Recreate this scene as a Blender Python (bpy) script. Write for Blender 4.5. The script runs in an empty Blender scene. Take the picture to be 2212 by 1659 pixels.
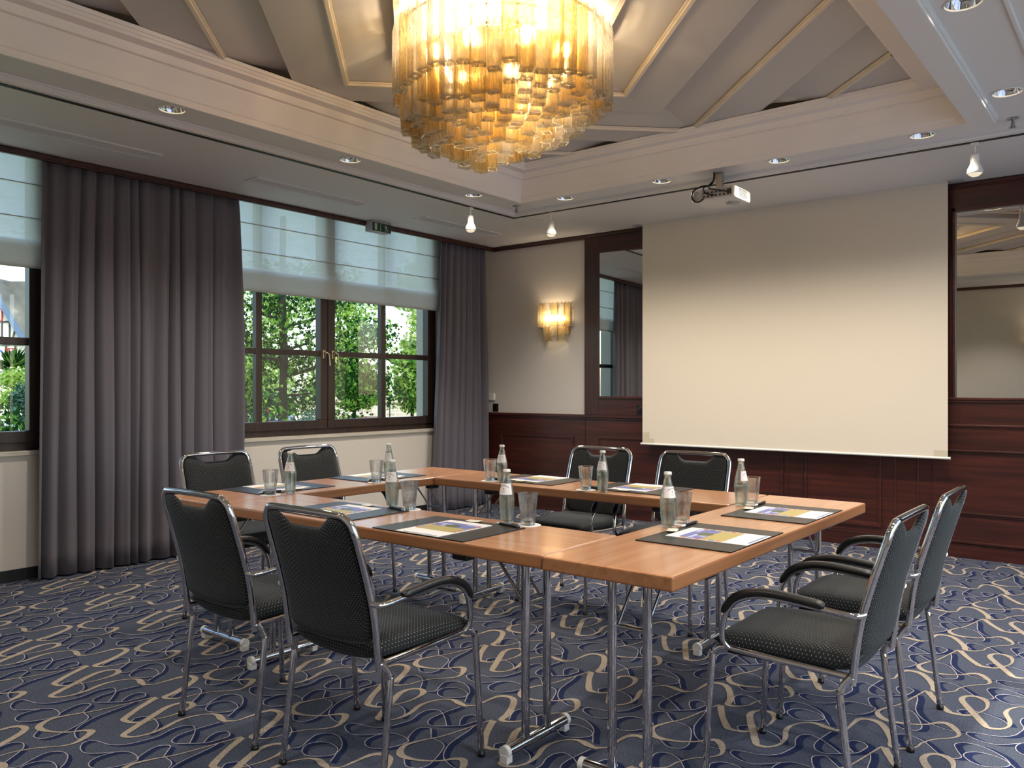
import bpy, bmesh, math, random
from mathutils import Vector, Matrix
import numpy as np
R = math.radians
PI = math.pi
sc = bpy.context.scene
COL = sc.collection
rnd = random.Random(7)

# ------------------------------------------------------------------ colour / material helpers
def lin(c):
    c = c / 255.0
    return c / 12.92 if c <= 0.04045 else ((c + 0.055) / 1.055) ** 2.4
def rgb(r, g, b): return (lin(r), lin(g), lin(b), 1.0)
M = {}
def new_mat(name):
    m = bpy.data.materials.new(name); m.use_nodes = True
    nt = m.node_tree; nt.nodes.clear()
    o = nt.nodes.new('ShaderNodeOutputMaterial')
    M[name] = m
    return m, nt, o
def N(nt, t, **kw):
    n = nt.nodes.new(t)
    for k, v in kw.items():
        if k.startswith('in_'):
            k = k[3:]; k = int(k) if k.isdigit() else k.replace('_', ' ')
            n.inputs[k].default_value = v
        else: setattr(n, k, v)
    return n
def L(nt, a, b): nt.links.new(a, b)
def pbr(name, col, rough=0.5, metal=0.0, **kw):
    m, nt, o = new_mat(name)
    p = N(nt, 'ShaderNodeBsdfPrincipled')
    p.inputs['Base Color'].default_value = col
    p.inputs['Roughness'].default_value = rough
    p.inputs['Metallic'].default_value = metal
    for k, v in kw.items(): p.inputs[k.replace('_', ' ')].default_value = v
    L(nt, p.outputs[0], o.inputs[0])
    return m, nt, p
def noise_bump(nt, p, scale, strength, dist=0.002, coords='Object', stretch=None, detail=3):
    tc = N(nt, 'ShaderNodeTexCoord'); src = tc.outputs[coords]
    if stretch:
        mp = N(nt, 'ShaderNodeMapping'); mp.inputs['Scale'].default_value = stretch
        L(nt, src, mp.inputs[0]); src = mp.outputs[0]
    nz = N(nt, 'ShaderNodeTexNoise'); nz.inputs['Scale'].default_value = scale; nz.inputs['Detail'].default_value = detail
    L(nt, src, nz.inputs[0])
    b = N(nt, 'ShaderNodeBump'); b.inputs['Strength'].default_value = strength; b.inputs['Distance'].default_value = dist
    L(nt, nz.outputs[0], b.inputs['Height']); L(nt, b.outputs[0], p.inputs['Normal'])
    return nz
def ramp_col(nt, p, fac, stops, inp='Base Color'):
    cr = N(nt, 'ShaderNodeValToRGB')
    els = cr.color_ramp.elements
    while len(els) < len(stops): els.new(0.5)
    for e, (pos, c) in zip(els, stops): e.position = pos; e.color = c
    L(nt, fac, cr.inputs[0]); L(nt, cr.outputs[0], p.inputs[inp])
    return cr
def wood(name, c1, c2, c3, rough, stretch, scale=3.0, coat=0.0, sheen=0):
    m, nt, p = pbr(name, c1, rough)
    tc = N(nt, 'ShaderNodeTexCoord'); mp = N(nt, 'ShaderNodeMapping'); mp.inputs['Scale'].default_value = stretch
    L(nt, tc.outputs['Object'], mp.inputs[0])
    nz = N(nt, 'ShaderNodeTexNoise'); nz.inputs['Scale'].default_value = scale; nz.inputs['Detail'].default_value = 6; nz.inputs['Distortion'].default_value = 0.6
    L(nt, mp.outputs[0], nz.inputs[0])
    ramp_col(nt, p, nz.outputs[0], [(0.3, c1), (0.5, c2), (0.72, c3)])
    p.inputs['Coat Weight'].default_value = coat
    p.inputs['Coat Roughness'].default_value = 0.15
    return m

wood('mahogany_v', rgb(44, 17, 13), rgb(62, 25, 18), rgb(80, 34, 24), 0.36, (14, 14, 0.7), 2.0, 0.25)
wood('mahogany_h', rgb(44, 17, 13), rgb(62, 25, 18), rgb(80, 34, 24), 0.36, (0.7, 14, 14), 2.0, 0.25)
wood('dark_window_wood', rgb(38, 28, 25), rgb(50, 36, 31), rgb(62, 44, 36), 0.4, (10, 10, 0.8), 2.0, 0.1)
wood('beech', rgb(186, 128, 84), rgb(200, 142, 98), rgb(210, 154, 110), 0.3, (1.0, 22, 22), 1.6, 0.6)
wood('beech_side_shade', rgb(140, 92, 56), rgb(156, 104, 66), rgb(168, 114, 74), 0.32, (1.0, 22, 22), 1.6, 0.3)  # beech darkened so the table sides carry their shade in the colour

m, nt, p = pbr('wallpaper', rgb(208, 198, 188), 0.85)
nz = noise_bump(nt, p, 130, 0.35, 0.003)
m, nt, p = pbr('plaster_wall', rgb(214, 204, 192), 0.8)
noise_bump(nt, p, 60, 0.1, 0.001)
pbr('ceiling_paint', rgb(226, 221, 216), 0.6)
pbr('frieze_paint', rgb(244, 235, 226), 0.5)
pbr('panel_paint', rgb(196, 190, 184), 0.42)
pbr('strip_paint', rgb(226, 212, 190), 0.45)
pbr('black_rail', rgb(14, 13, 13), 0.5)
pbr('black_plastic', rgb(18, 18, 19), 0.35)
pbr('arm_pad_rubber', rgb(20, 20, 21), 0.38)
pbr('white_plastic', rgb(222, 218, 208), 0.4)
pbr('white_lacquer', rgb(232, 228, 218), 0.3)
pbr('grey_plastic', rgb(170, 168, 165), 0.5)
pbr('chrome', (0.60, 0.60, 0.62, 1), 0.045, 1.0)
pbr('brass', rgb(205, 170, 105), 0.2, 1.0)
pbr('pale_brass', rgb(196, 178, 150), 0.25, 1.0)
pbr('brushed_steel', (0.45, 0.45, 0.46, 1), 0.3, 1.0)
pbr('mirror_glass', (0.72, 0.71, 0.69, 1), 0.01, 1.0)
m, nt, p = pbr('screen_fabric', rgb(224, 210, 190), 0.8)
m, nt, p = pbr('marble', rgb(200, 188, 172), 0.3)
nz = N(nt, 'ShaderNodeTexNoise'); nz.inputs['Scale'].default_value = 9; nz.inputs['Detail'].default_value = 8; nz.inputs['Distortion'].default_value = 1.5
ramp_col(nt, p, nz.outputs[0], [(0.3, rgb(160, 146, 130)), (0.5, rgb(204, 194, 178)), (0.7, rgb(216, 208, 198))])
m, nt, p = pbr('curtain_cloth', rgb(100, 94, 102), 0.85, Sheen_Weight=0.15)
noise_bump(nt, p, 300, 0.15, 0.001, stretch=(1, 1, 0.2))
pbr('pad_leather', rgb(44, 39, 34), 0.36)
pbr('pad_edge', rgb(20, 18, 17), 0.4)
pbr('paper', rgb(240, 236, 230), 0.55)
pbr('print_blue', rgb(112, 118, 178), 0.4)
pbr('print_cloud', rgb(190, 196, 226), 0.4)
pbr('print_green', rgb(88, 98, 66), 0.4)
m, nt, p = pbr('print_yellow', rgb(206, 176, 84), 0.4)
nz = N(nt, 'ShaderNodeTexNoise'); nz.inputs['Scale'].default_value = 160
ramp_col(nt, p, nz.outputs[0], [(0.35, rgb(128, 122, 62)), (0.5, rgb(192, 170, 92)), (0.7, rgb(214, 198, 132))])
pbr('print_red', rgb(190, 74, 56), 0.4)
pbr('print_orange', rgb(206, 130, 66), 0.4)
pbr('sachet_paper', rgb(232, 226, 206), 0.4)
pbr('label_paper', rgb(236, 228, 222), 0.5)
pbr('label_blue', rgb(70, 84, 130), 0.5)
pbr('label_red', rgb(206, 130, 122), 0.5)
pbr('tape', rgb(206, 192, 166), 0.6)
pbr('exit_green', rgb(22, 62, 42), 0.35)
pbr('exit_white', rgb(190, 196, 180), 0.4)
pbr('dark_skirting', rgb(26, 25, 30), 0.6)
pbr('vent_dark', rgb(90, 86, 84), 0.6)

# fabric with small pale dots (uv in metres)
m, nt, p = pbr('dotted_fabric', rgb(22, 25, 28), 0.85, Sheen_Weight=0.08, Sheen_Roughness=0.4)
p.inputs['Sheen Tint'].default_value = (0.55, 0.72, 0.9, 1)
tc = N(nt, 'ShaderNodeTexCoord'); sx = N(nt, 'ShaderNodeSeparateXYZ'); L(nt, tc.outputs['UV'], sx.inputs[0])
def mth(nt, op, a, b=None):
    n = N(nt, 'ShaderNodeMath', operation=op)
    for i, v in enumerate((a, b)):
        if v is None: continue
        if isinstance(v, (int, float)): n.inputs[i].default_value = v
        else: L(nt, v, n.inputs[i])
    return n.outputs[0]
ds = []
for off in (0.0, 0.5):
    fu = mth(nt, 'ADD', mth(nt, 'MULTIPLY', sx.outputs[0], 1 / 0.013), off)
    fv = mth(nt, 'ADD', mth(nt, 'MULTIPLY', sx.outputs[1], 1 / 0.013), off)
    a = mth(nt, 'SUBTRACT', mth(nt, 'FRACT', fu), 0.5); b = mth(nt, 'SUBTRACT', mth(nt, 'FRACT', fv), 0.5)
    ds.append(mth(nt, 'ADD', mth(nt, 'MULTIPLY', a, a), mth(nt, 'MULTIPLY', b, b)))
dot = mth(nt, 'LESS_THAN', mth(nt, 'MINIMUM', ds[0], ds[1]), 0.0075)
mx = N(nt, 'ShaderNodeMix', data_type='RGBA'); mx.inputs[6].default_value = rgb(13, 18, 23); mx.inputs[7].default_value = rgb(150, 146, 126)
L(nt, dot, mx.inputs[0]); L(nt, mx.outputs[2], p.inputs['Base Color'])
nz = N(nt, 'ShaderNodeTexNoise'); nz.inputs['Scale'].default_value = 500
L(nt, tc.outputs['UV'], nz.inputs[0])
b = N(nt, 'ShaderNodeBump'); b.inputs['Strength'].default_value = 0.3; b.inputs['Distance'].default_value = 0.001
L(nt, nz.outputs[0], b.inputs['Height']); L(nt, b.outputs[0], p.inputs['Normal'])

# carpet
def carpet(name, c1, c2, bump=0.5):
    m, nt, p = pbr(name, c1, 0.97); p.inputs['Specular IOR Level'].default_value = 0.1
    tc = N(nt, 'ShaderNodeTexCoord')
    nz = N(nt, 'ShaderNodeTexNoise'); nz.inputs['Scale'].default_value = 160; nz.inputs['Detail'].default_value = 3
    L(nt, tc.outputs['Object'], nz.inputs[0])
    ramp_col(nt, p, nz.outputs[0], [(0.35, c1), (0.65, c2)])
    b = N(nt, 'ShaderNodeBump'); b.inputs['Strength'].default_value = bump; b.inputs['Distance'].default_value = 0.003
    L(nt, nz.outputs[0], b.inputs['Height']); L(nt, b.outputs[0], p.inputs['Normal'])
carpet('carpet_base', rgb(62, 67, 81), rgb(86, 91, 105))
carpet('carpet_navy', rgb(26, 34, 62), rgb(40, 50, 84))
carpet('carpet_edge', rgb(22, 26, 42), rgb(30, 34, 52))
carpet('carpet_silver', rgb(156, 152, 158), rgb(190, 184, 186))
carpet('carpet_beige', rgb(152, 139, 122), rgb(180, 166, 148))

def thin_ior(nt, fr, ior):      # same reflectance from both sides of a thin sheet
    g_ = N(nt, 'ShaderNodeNewGeometry'); r_ = N(nt, 'ShaderNodeMapRange'); r_.inputs[3].default_value = ior; r_.inputs[4].default_value = 1 / ior
    L(nt, g_.outputs['Backfacing'], r_.inputs[0]); L(nt, r_.outputs[0], fr.inputs[0])
def emis(name, col, s):
    m, nt, o = new_mat(name)
    e = N(nt, 'ShaderNodeEmission'); e.inputs[0].default_value = col; e.inputs[1].default_value = s
    L(nt, e.outputs[0], o.inputs[0])
WARM = (1.0, 0.78, 0.50, 1)
WARM2 = (1.0, 0.76, 0.5, 1)
emis('bulb_glow', WARM, 360)
emis('sconce_glow', WARM, 210)
emis('lamp_glow', (1.0, 0.85, 0.62, 1), 12)
emis('spot_glow', (1.0, 0.85, 0.62, 1), .9)

# decorative cast glass prisms: partly see-through, partly scattering
def prism_glass(name, tint, scat, w_t, refr=0.4, ma_f=0.3):
    m, nt, o = new_mat(name)
    tc = N(nt, 'ShaderNodeTexCoord'); mp = N(nt, 'ShaderNodeMapping'); mp.inputs['Scale'].default_value = (1, 1, 0.22)
    L(nt, tc.outputs['Object'], mp.inputs[0])
    nz = N(nt, 'ShaderNodeTexNoise'); nz.inputs['Scale'].default_value = 120; nz.inputs['Detail'].default_value = 3; nz.inputs['Distortion'].default_value = 1.0
    L(nt, mp.outputs[0], nz.inputs[0])
    b = N(nt, 'ShaderNodeBump'); b.inputs['Strength'].default_value = 0.9; b.inputs['Distance'].default_value = 0.006
    L(nt, nz.outputs[0], b.inputs['Height'])
    t0 = N(nt, 'ShaderNodeBsdfTransparent'); t0.inputs[0].default_value = tint
    rf_ = N(nt, 'ShaderNodeBsdfRefraction'); rf_.inputs[0].default_value = tint; rf_.inputs['Roughness'].default_value = 0.42; rf_.inputs['IOR'].default_value = 1.12; L(nt, b.outputs[0], rf_.inputs['Normal'])
    t = N(nt, 'ShaderNodeMixShader'); t.inputs[0].default_value = refr; L(nt, t0.outputs[0], t.inputs[1]); L(nt, rf_.outputs[0], t.inputs[2])
    d = N(nt, 'ShaderNodeBsdfTranslucent'); d.inputs[0].default_value = scat; L(nt, b.outputs[0], d.inputs['Normal'])
    d2 = N(nt, 'ShaderNodeBsdfDiffuse'); d2.inputs[0].default_value = scat; L(nt, b.outputs[0], d2.inputs['Normal'])
    g = N(nt, 'ShaderNodeBsdfGlossy'); g.inputs['Roughness'].default_value = 0.12; g.inputs[0].default_value = (1, .93, .8, 1); L(nt, b.outputs[0], g.inputs['Normal'])
    ma = N(nt, 'ShaderNodeMixShader'); ma.inputs[0].default_value = ma_f; L(nt, d.outputs[0], ma.inputs[1]); L(nt, d2.outputs[0], ma.inputs[2])
    rr = N(nt, 'ShaderNodeMapRange'); rr.inputs[1].default_value = 0.35; rr.inputs[2].default_value = 0.65; rr.inputs[3].default_value = max(0, 1 - w_t - 0.28); rr.inputs[4].default_value = 1 - w_t + 0.28
    L(nt, nz.outputs[0], rr.inputs[0])
    mb = N(nt, 'ShaderNodeMixShader'); L(nt, rr.outputs[0], mb.inputs[0]); L(nt, t.outputs[0], mb.inputs[1]); L(nt, ma.outputs[0], mb.inputs[2])
    fr = N(nt, 'ShaderNodeFresnel'); thin_ior(nt, fr, 1.42); L(nt, b.outputs[0], fr.inputs['Normal'])
    mc = N(nt, 'ShaderNodeMixShader'); L(nt, fr.outputs[0], mc.inputs[0]); L(nt, mb.outputs[0], mc.inputs[1]); L(nt, g.outputs[0], mc.inputs[2])
    L(nt, mc.outputs[0], o.inputs[0])
prism_glass('amber_prism', (1.0, 0.92, 0.72, 1), (1.0, 0.80, 0.48, 1), 0.78)
prism_glass('clear_prism', (1.0, 0.985, 0.96, 1), (1.0, 0.92, 0.80, 1), 0.84)
prism_glass('prism_rim', (1.0, 0.98, 0.93, 1), (1.0, 0.97, 0.90, 1), 0.25, 0.2, 0.1)

def thin_glass(name, tint, ior=1.5, rough=0.0):
    m, nt, o = new_mat(name)
    t = N(nt, 'ShaderNodeBsdfTransparent'); t.inputs[0].default_value = tint
    g = N(nt, 'ShaderNodeBsdfGlossy'); g.inputs['Roughness'].default_value = rough
    fr = N(nt, 'ShaderNodeFresnel'); thin_ior(nt, fr, ior)
    mc = N(nt, 'ShaderNodeMixShader'); L(nt, fr.outputs[0], mc.inputs[0]); L(nt, t.outputs[0], mc.inputs[1]); L(nt, g.outputs[0], mc.inputs[2])
    L(nt, mc.outputs[0], o.inputs[0])
thin_glass('pane_glass', (0.96, 0.98, 0.97, 1))
def real_glass(name, col, ior):
    m, nt, o = new_mat(name)
    g = N(nt, 'ShaderNodeBsdfGlass'); g.inputs[0].default_value = col; g.inputs['Roughness'].default_value = 0.0; g.inputs['IOR'].default_value = ior
    t = N(nt, 'ShaderNodeBsdfTransparent'); t.inputs[0].default_value = (0.96, 0.98, 0.97, 1)
    mc = N(nt, 'ShaderNodeMixShader'); mc.inputs[0].default_value = 0.5
    L(nt, g.outputs[0], mc.inputs[1]); L(nt, t.outputs[0], mc.inputs[2]); L(nt, mc.outputs[0], o.inputs[0])
real_glass('tumbler_glass', (1, 1, 1, 1), 1.48)
real_glass('bottle_glass', (0.965, 0.995, 0.975, 1), 1.45)
real_glass('water', (0.97, 1.0, 0.99, 1), 1.33)

# blind fabric
m, nt, o = new_mat('blind_cloth')
tl = N(nt, 'ShaderNodeBsdfTranslucent'); tl.inputs[0].default_value = rgb(246, 248, 248)
df = N(nt, 'ShaderNodeBsdfDiffuse'); df.inputs[0].default_value = rgb(228, 224, 218)
tr = N(nt, 'ShaderNodeBsdfTransparent'); tr.inputs[0].default_value = (0.95, 0.97, 1, 1)
a = N(nt, 'ShaderNodeMixShader'); a.inputs[0].default_value = 0.42; L(nt, tl.outputs[0], a.inputs[1]); L(nt, df.outputs[0], a.inputs[2])
tc = N(nt, 'ShaderNodeTexCoord'); mp = N(nt, 'ShaderNodeMapping'); mp.inputs['Scale'].default_value = (1, 1, 9)
L(nt, tc.outputs['Object'], mp.inputs[0])
nz = N(nt, 'ShaderNodeTexNoise'); nz.inputs['Scale'].default_value = 14; nz.inputs['Distortion'].default_value = 1.2; L(nt, mp.outputs[0], nz.inputs[0])
rr = N(nt, 'ShaderNodeMapRange'); rr.inputs[1].default_value = .3; rr.inputs[2].default_value = .7; rr.inputs[3].default_value = 0.02; rr.inputs[4].default_value = 0.08
L(nt, nz.outputs[0], rr.inputs[0])
b = N(nt, 'ShaderNodeMixShader'); L(nt, rr.outputs[0], b.inputs[0]); L(nt, a.outputs[0], b.inputs[1]); L(nt, tr.outputs[0], b.inputs[2]); L(nt, b.outputs[0], o.inputs[0])

# outdoor materials
def leafm(name, c, tcol, t=0.5):
    m, nt, o = new_mat(name)
    d = N(nt, 'ShaderNodeBsdfDiffuse'); d.inputs[0].default_value = c
    x = N(nt, 'ShaderNodeBsdfTranslucent'); x.inputs[0].default_value = tcol
    s = N(nt, 'ShaderNodeMixShader'); s.inputs[0].default_value = t
    L(nt, d.outputs[0], s.inputs[1]); L(nt, x.outputs[0], s.inputs[2]); L(nt, s.outputs[0], o.inputs[0])
leafm('leaf_dark_shaded', rgb(20, 44, 24), rgb(44, 88, 34), 0.4)  # dark green leaf, lowered further to put the near tree's shade in the colour
leafm('leaf_mid', rgb(66, 108, 48), rgb(130, 180, 66), 0.5)
leafm('leaf_light', rgb(128, 160, 76), rgb(200, 222, 110), 0.55)
leafm('leaf_pale', rgb(196, 210, 150), rgb(230, 240, 180), 0.5)
leafm('needle_blue', rgb(66, 96, 88), rgb(80, 120, 100), 0.3)
pbr('shaded_bark', rgb(26, 23, 21), 0.95)  # bark tone darkened, the trunk's shaded side is in the colour
pbr('bounce_paving', rgb(176, 184, 200), 0.8)
pbr('ground_grass', rgb(120, 140, 80), 0.9)
pbr('render_white', rgb(236, 228, 214), 0.8)
pbr('timber_dark', rgb(50, 52, 58), 0.7)
pbr('barge_board', rgb(88, 108, 136), 0.6)
pbr('shutter_red', rgb(160, 42, 46), 0.5)
pbr('sign_blue', rgb(40, 80, 190), 0.5)
m, nt, p = pbr('slate_roof', rgb(96, 96, 92), 0.8)
nz = N(nt, 'ShaderNodeTexNoise'); nz.inputs['Scale'].default_value = 2.2; nz.inputs['Detail'].default_value = 8
ramp_col(nt, p, nz.outputs[0], [(0.35, rgb(76, 78, 78)), (0.55, rgb(110, 112, 104)), (0.75, rgb(200, 200, 190))])
m, nt, p = pbr('garden_brick', rgb(190, 180, 160), 0.9)
tc = N(nt, 'ShaderNodeTexCoord'); sxx = N(nt, 'ShaderNodeSeparateXYZ'); L(nt, tc.outputs['Object'], sxx.inputs[0])
cb = N(nt, 'ShaderNodeCombineXYZ'); L(nt, sxx.outputs[0], cb.inputs[0]); L(nt, sxx.outputs[2], cb.inputs[1])
bt = N(nt, 'ShaderNodeTexBrick'); L(nt, cb.outputs[0], bt.inputs[0]); bt.inputs['Scale'].default_value = 1.0
bt.inputs['Brick Width'].default_value = 0.42; bt.inputs['Row Height'].default_value = 0.16; bt.inputs['Mortar Size'].default_value = 0.02
bt.inputs['Color1'].default_value = rgb(206, 196, 176); bt.inputs['Color2'].default_value = rgb(168, 158, 140); bt.inputs['Mortar'].default_value = rgb(228, 220, 204)
L(nt, bt.outputs[0], p.inputs['Base Color'])
pbr('roof_clay', rgb(130, 104, 92), 0.8)
pbr('car_silver', rgb(170, 182, 204), 0.25, 0.4)
pbr('car_glass', rgb(50, 60, 74), 0.1)
pbr('tail_red', rgb(190, 30, 40), 0.3)
pbr('tyre', rgb(24, 24, 24), 0.8)
pbr('flower_pink', rgb(190, 60, 110), 0.6)

# ------------------------------------------------------------------ mesh helpers
class MB:
    def __init__(s): s.v = []; s.f = []; s.mi = []; s.uv = []; s.sm = []
    def add(s, vs, fs, mi=0, uvs=None, smooth=False):
        b = len(s.v); s.v.extend([tuple(x) for x in vs])
        for k, f in enumerate(fs):
            s.f.append(tuple(b + i for i in f)); s.mi.append(mi); s.sm.append(smooth)
            s.uv.append([uvs[i] for i in f] if uvs else None)
        return s
    def box(s, x0, y0, z0, x1, y1, z1, mi=0):
        vs = [(x, y, z) for z in (z0, z1) for y in (y0, y1) for x in (x0, x1)]
        s.add(vs, [(0, 2, 3, 1), (4, 5, 7, 6), (0, 1, 5, 4), (2, 6, 7, 3), (0, 4, 6, 2), (1, 3, 7, 5)], mi); return s
    def quad(s, a, b, c, d, mi=0): s.add([a, b, c, d], [(0, 1, 2, 3)], mi); return s
    def tube(s, path, r, seg=10, mi=0, cap=True, ry=None, up=(0, 0, 1)):
        P = [Vector(p) for p in path]; n = len(P)
        rr = r if isinstance(r, (list, tuple)) else [r] * n
        vs = []; T = []
        for i in range(n):
            a = P[max(i - 1, 0)]; b = P[min(i + 1, n - 1)]; T.append((b - a).normalized())
        u = Vector(up)
        if abs(T[0].dot(u)) > 0.95: u = Vector((1, 0, 0)) if abs(T[0].x) < 0.9 else Vector((0, 1, 0))
        nrm = (u - T[0] * u.dot(T[0])).normalized()
        for i in range(n):
            nrm = (nrm - T[i] * nrm.dot(T[i])).normalized(); bi = T[i].cross(nrm)
            for k in range(seg):
                a = 2 * PI * k / seg; c1 = rr[i] * math.cos(a) * (ry if ry else 1); c2 = rr[i] * math.sin(a)
                vs.append(P[i] + nrm * c1 + bi * c2)
        fs = []
        for i in range(n - 1):
            for k in range(seg):
                a = i * seg + k; b = i * seg + (k + 1) % seg
                fs.append((a, b, b + seg, a + seg))
        s.add(vs, fs, mi, smooth=True)
        if cap:
            s.add(vs[:seg], [tuple(range(seg))[::-1]], mi); s.add(vs[-seg:], [tuple(range(seg))], mi)
        return s
    def lathe(s, prof, seg=24, c=(0, 0, 0), mi=0, axis='z', smooth=True):
        vs = []; n = len(prof)
        for (r, z) in prof:
            for k in range(seg):
                a = 2 * PI * k / seg
                p = (r * math.cos(a), r * math.sin(a), z)
                if axis == 'y': p = (p[0], p[2], p[1])
                if axis == 'x': p = (p[2], p[0], p[1])
                vs.append((p[0] + c[0], p[1] + c[1], p[2] + c[2]))
        fs = []
        for i in range(n - 1):
            for k in range(seg):
                a = i * seg + k; b = i * seg + (k + 1) % seg
                fs.append((a, b, b + seg, a + seg))
        s.add(vs, fs, mi, smooth=smooth); return s
    def grid(s, fn, nu, nv, mi=0, uvf=None, smooth=True, flip=False, closeu=False):
        vs = []; uv = []
        for j in range(nv + 1):
            for i in range(nu + 1):
                vs.append(fn(i / nu, j / nv)); uv.append(uvf(i / nu, j / nv) if uvf else (i / nu, j / nv))
        fs = []
        for j in range(nv):
            for i in range(nu):
                a = j * (nu + 1) + i; q = (a, a + 1, a + nu + 2, a + nu + 1)
                fs.append(q[::-1] if flip else q)
        s.add(vs, fs, mi, uv, smooth); return s
    def prism(s, poly, z0, z1, mi=0):
        n = len(poly); vs = [(x, y, z0) for x, y in poly] + [(x, y, z1) for x, y in poly]
        s.add(vs, [tuple(range(n))[::-1], tuple(range(n, 2 * n))] + [(i, (i + 1) % n, n + (i + 1) % n, n + i) for i in range(n)], mi); return s
    def xform(s, M4, start=0):
        for i in range(start, len(s.v)): s.v[i] = tuple(M4 @ Vector(s.v[i]))
        return s
    def build(s, name, mats, parent=None, bevel=0, bseg=2, subsurf=0, weld=False, solid=0, loc=None):
        me = bpy.data.meshes.new(name); me.from_pydata(s.v, [], s.f)
        if not isinstance(mats, (list, tuple)): mats = [mats]
        for m in mats: me.materials.append(M[m])
        me.polygons.foreach_set('material_index', s.mi)
        me.polygons.foreach_set('use_smooth', s.sm)
        if any(u is not None for u in s.uv):
            ul = me.uv_layers.new(name='UVMap'); k = 0
            for f, u in zip(s.f, s.uv):
                for j in range(len(f)):
                    ul.data[k].uv = u[j] if u else (0, 0); k += 1
        me.update(); me.validate()
        o = bpy.data.objects.new(name, me); COL.objects.link(o)
        if parent: o.parent = parent
        if loc: o.location = loc
        if weld: o.modifiers.new('w', 'WELD').merge_threshold = 0.0004
        if bevel:
            b = o.modifiers.new('b', 'BEVEL'); b.width = bevel; b.segments = bseg; b.limit_method = 'ANGLE'; b.angle_limit = R(40)
            b.harden_normals = False
        if solid:
            sm = o.modifiers.new('s', 'SOLIDIFY'); sm.thickness = solid; sm.offset = 0
        if subsurf:
            ss = o.modifiers.new('ss', 'SUBSURF'); ss.levels = subsurf; ss.render_levels = subsurf
        return o

def tag(o, label=None, cat=None, group=None, kind=None):
    if label: o['label'] = label
    if cat: o['category'] = cat
    if group: o['group'] = group
    if kind: o['kind'] = kind
    return o
def empty(name, loc=(0, 0, 0), rz=0, label=None, cat=None, group=None):
    o = bpy.data.objects.new(name, None); COL.objects.link(o); o.empty_display_size = 0.1
    o.location = loc; o.rotation_euler = (0, 0, rz); return tag(o, label, cat, group)
def copy_tree(o, parent=None):
    c = o.copy(); COL.objects.link(c)
    if parent: c.parent = parent
    for ch in list(o.children): copy_tree(ch, c)
    return c
def place(proto, used, loc, rz, label, cat, group=None):
    o = proto if not used else copy_tree(proto)
    o.location = loc; o.rotation_euler = (0, 0, rz)
    return tag(o, label, cat, group)
def S(o): return tag(o, kind='structure')
def smoothpath(pts, sub=6):
    P = [Vector(p) for p in pts]; out = []
    n = len(P)
    for i in range(n - 1):
        p0 = P[max(i - 1, 0)]; p1 = P[i]; p2 = P[i + 1]; p3 = P[min(i + 2, n - 1)]
        for k in range(sub):
            t = k / sub
            out.append(0.5 * ((2 * p1) + (p2 - p0) * t + (2 * p0 - 5 * p1 + 4 * p2 - p3) * t * t + (3 * p1 - p0 - 3 * p2 + p3) * t ** 3))
    out.append(P[-1]); return out

# ------------------------------------------------------------------ camera
H = 1.24; CAMX, CAMY = 5.65, -6.76; AZ = R(38.57); FPX = 1767.0
cam = bpy.data.cameras.new('camera'); co = bpy.data.objects.new('camera', cam); COL.objects.link(co)
co.location = (CAMX, CAMY, H); co.rotation_euler = (R(90), 0, AZ)
cam.sensor_width = 36; cam.lens = FPX / 2212 * 36; cam.shift_y = 9 / 2212; cam.clip_end = 400; cam.clip_start = 0.05
sc.camera = co
def pix(u, v, dep):      # world point seen at (u, v) at a given depth, used for placing the garden
    l = (u - 1106) / FPX; z = (838.5 - v) / FPX; s, c = math.sin(AZ), math.cos(AZ)
    return Vector((CAMX + dep * (-s + c * l), CAMY + dep * (c + s * l), H + dep * z))

# ------------------------------------------------------------------ floor (carpet with its woven ribbons in the same mesh)
XR, YF = 6.9, -7.1
fl = MB()
fl.box(-0.13, YF, -0.05, XR, 0.0, 0.0)
def fq(x, y):   # carpet tracing frame -> floor plane
    u = x / 3.175; v = 1380 + y / 3.175
    l = (u - 1106) / FPX; z = (838.5 - v) / FPX; s, c = math.sin(AZ), math.cos(AZ); t = -H / z
    return (CAMX + t * (-s + c * l), CAMY + t * (c + s * l))
TX, TY = 0.600, 0.667
K, md, th = 0.0135, 0.0085, 0.0032
S1 = [(600,188,K),(560,206,.013),(470,250,.012),(385,298,K),(374,312,.011),(410,323,md),(470,322,.005),(560,308,th),(660,288,.004),(760,258,.008),(812,232,.013),(802,216,.009),(740,218,.008),(660,238,.012),(580,275,.0135),(480,325,.0135),(390,370,.0135),(350,392,.011),(370,402,.008),(430,400,.005),(520,382,.006),(610,352,.009),(700,315,.009),(800,290,.005),(900,278,.004),(952,283,.010),(968,301,.0135),(990,318,.007)]
T1 = [(560,115,.006),(610,113,.0035),(700,92,.006),(790,72,.009),(845,69,.011),(868,84,.013),(810,120,.013),(720,160,.013),(652,184,.012),(682,193,.006),(770,187,.0035),(850,170,th),(960,155,th),(1070,149,.0035),(1140,138,.006),(1192,115,.011),(1222,90,.0135),(1184,85,.008),(1100,92,.0045),(1010,90,.006),(945,78,.012),(945,60,.0125),(1000,36,.008),(1110,18,.0045),(1230,2,.0035)]
def W(p): return Vector(fq(p[0], p[1]))
ptsw = [(W(p), p[2]) for p in S1]
R1 = Vector((TX, 0))
ptsw += [(W(p) + R1, p[2]) for p in T1]
off = (W((1222, 90)) + R1) - W((635, 640))
corner = W((1040, 409)) + off; c_end = W((1063, 408)) + off
ptsw += [(corner, .0035), (c_end, .006)]
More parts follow.
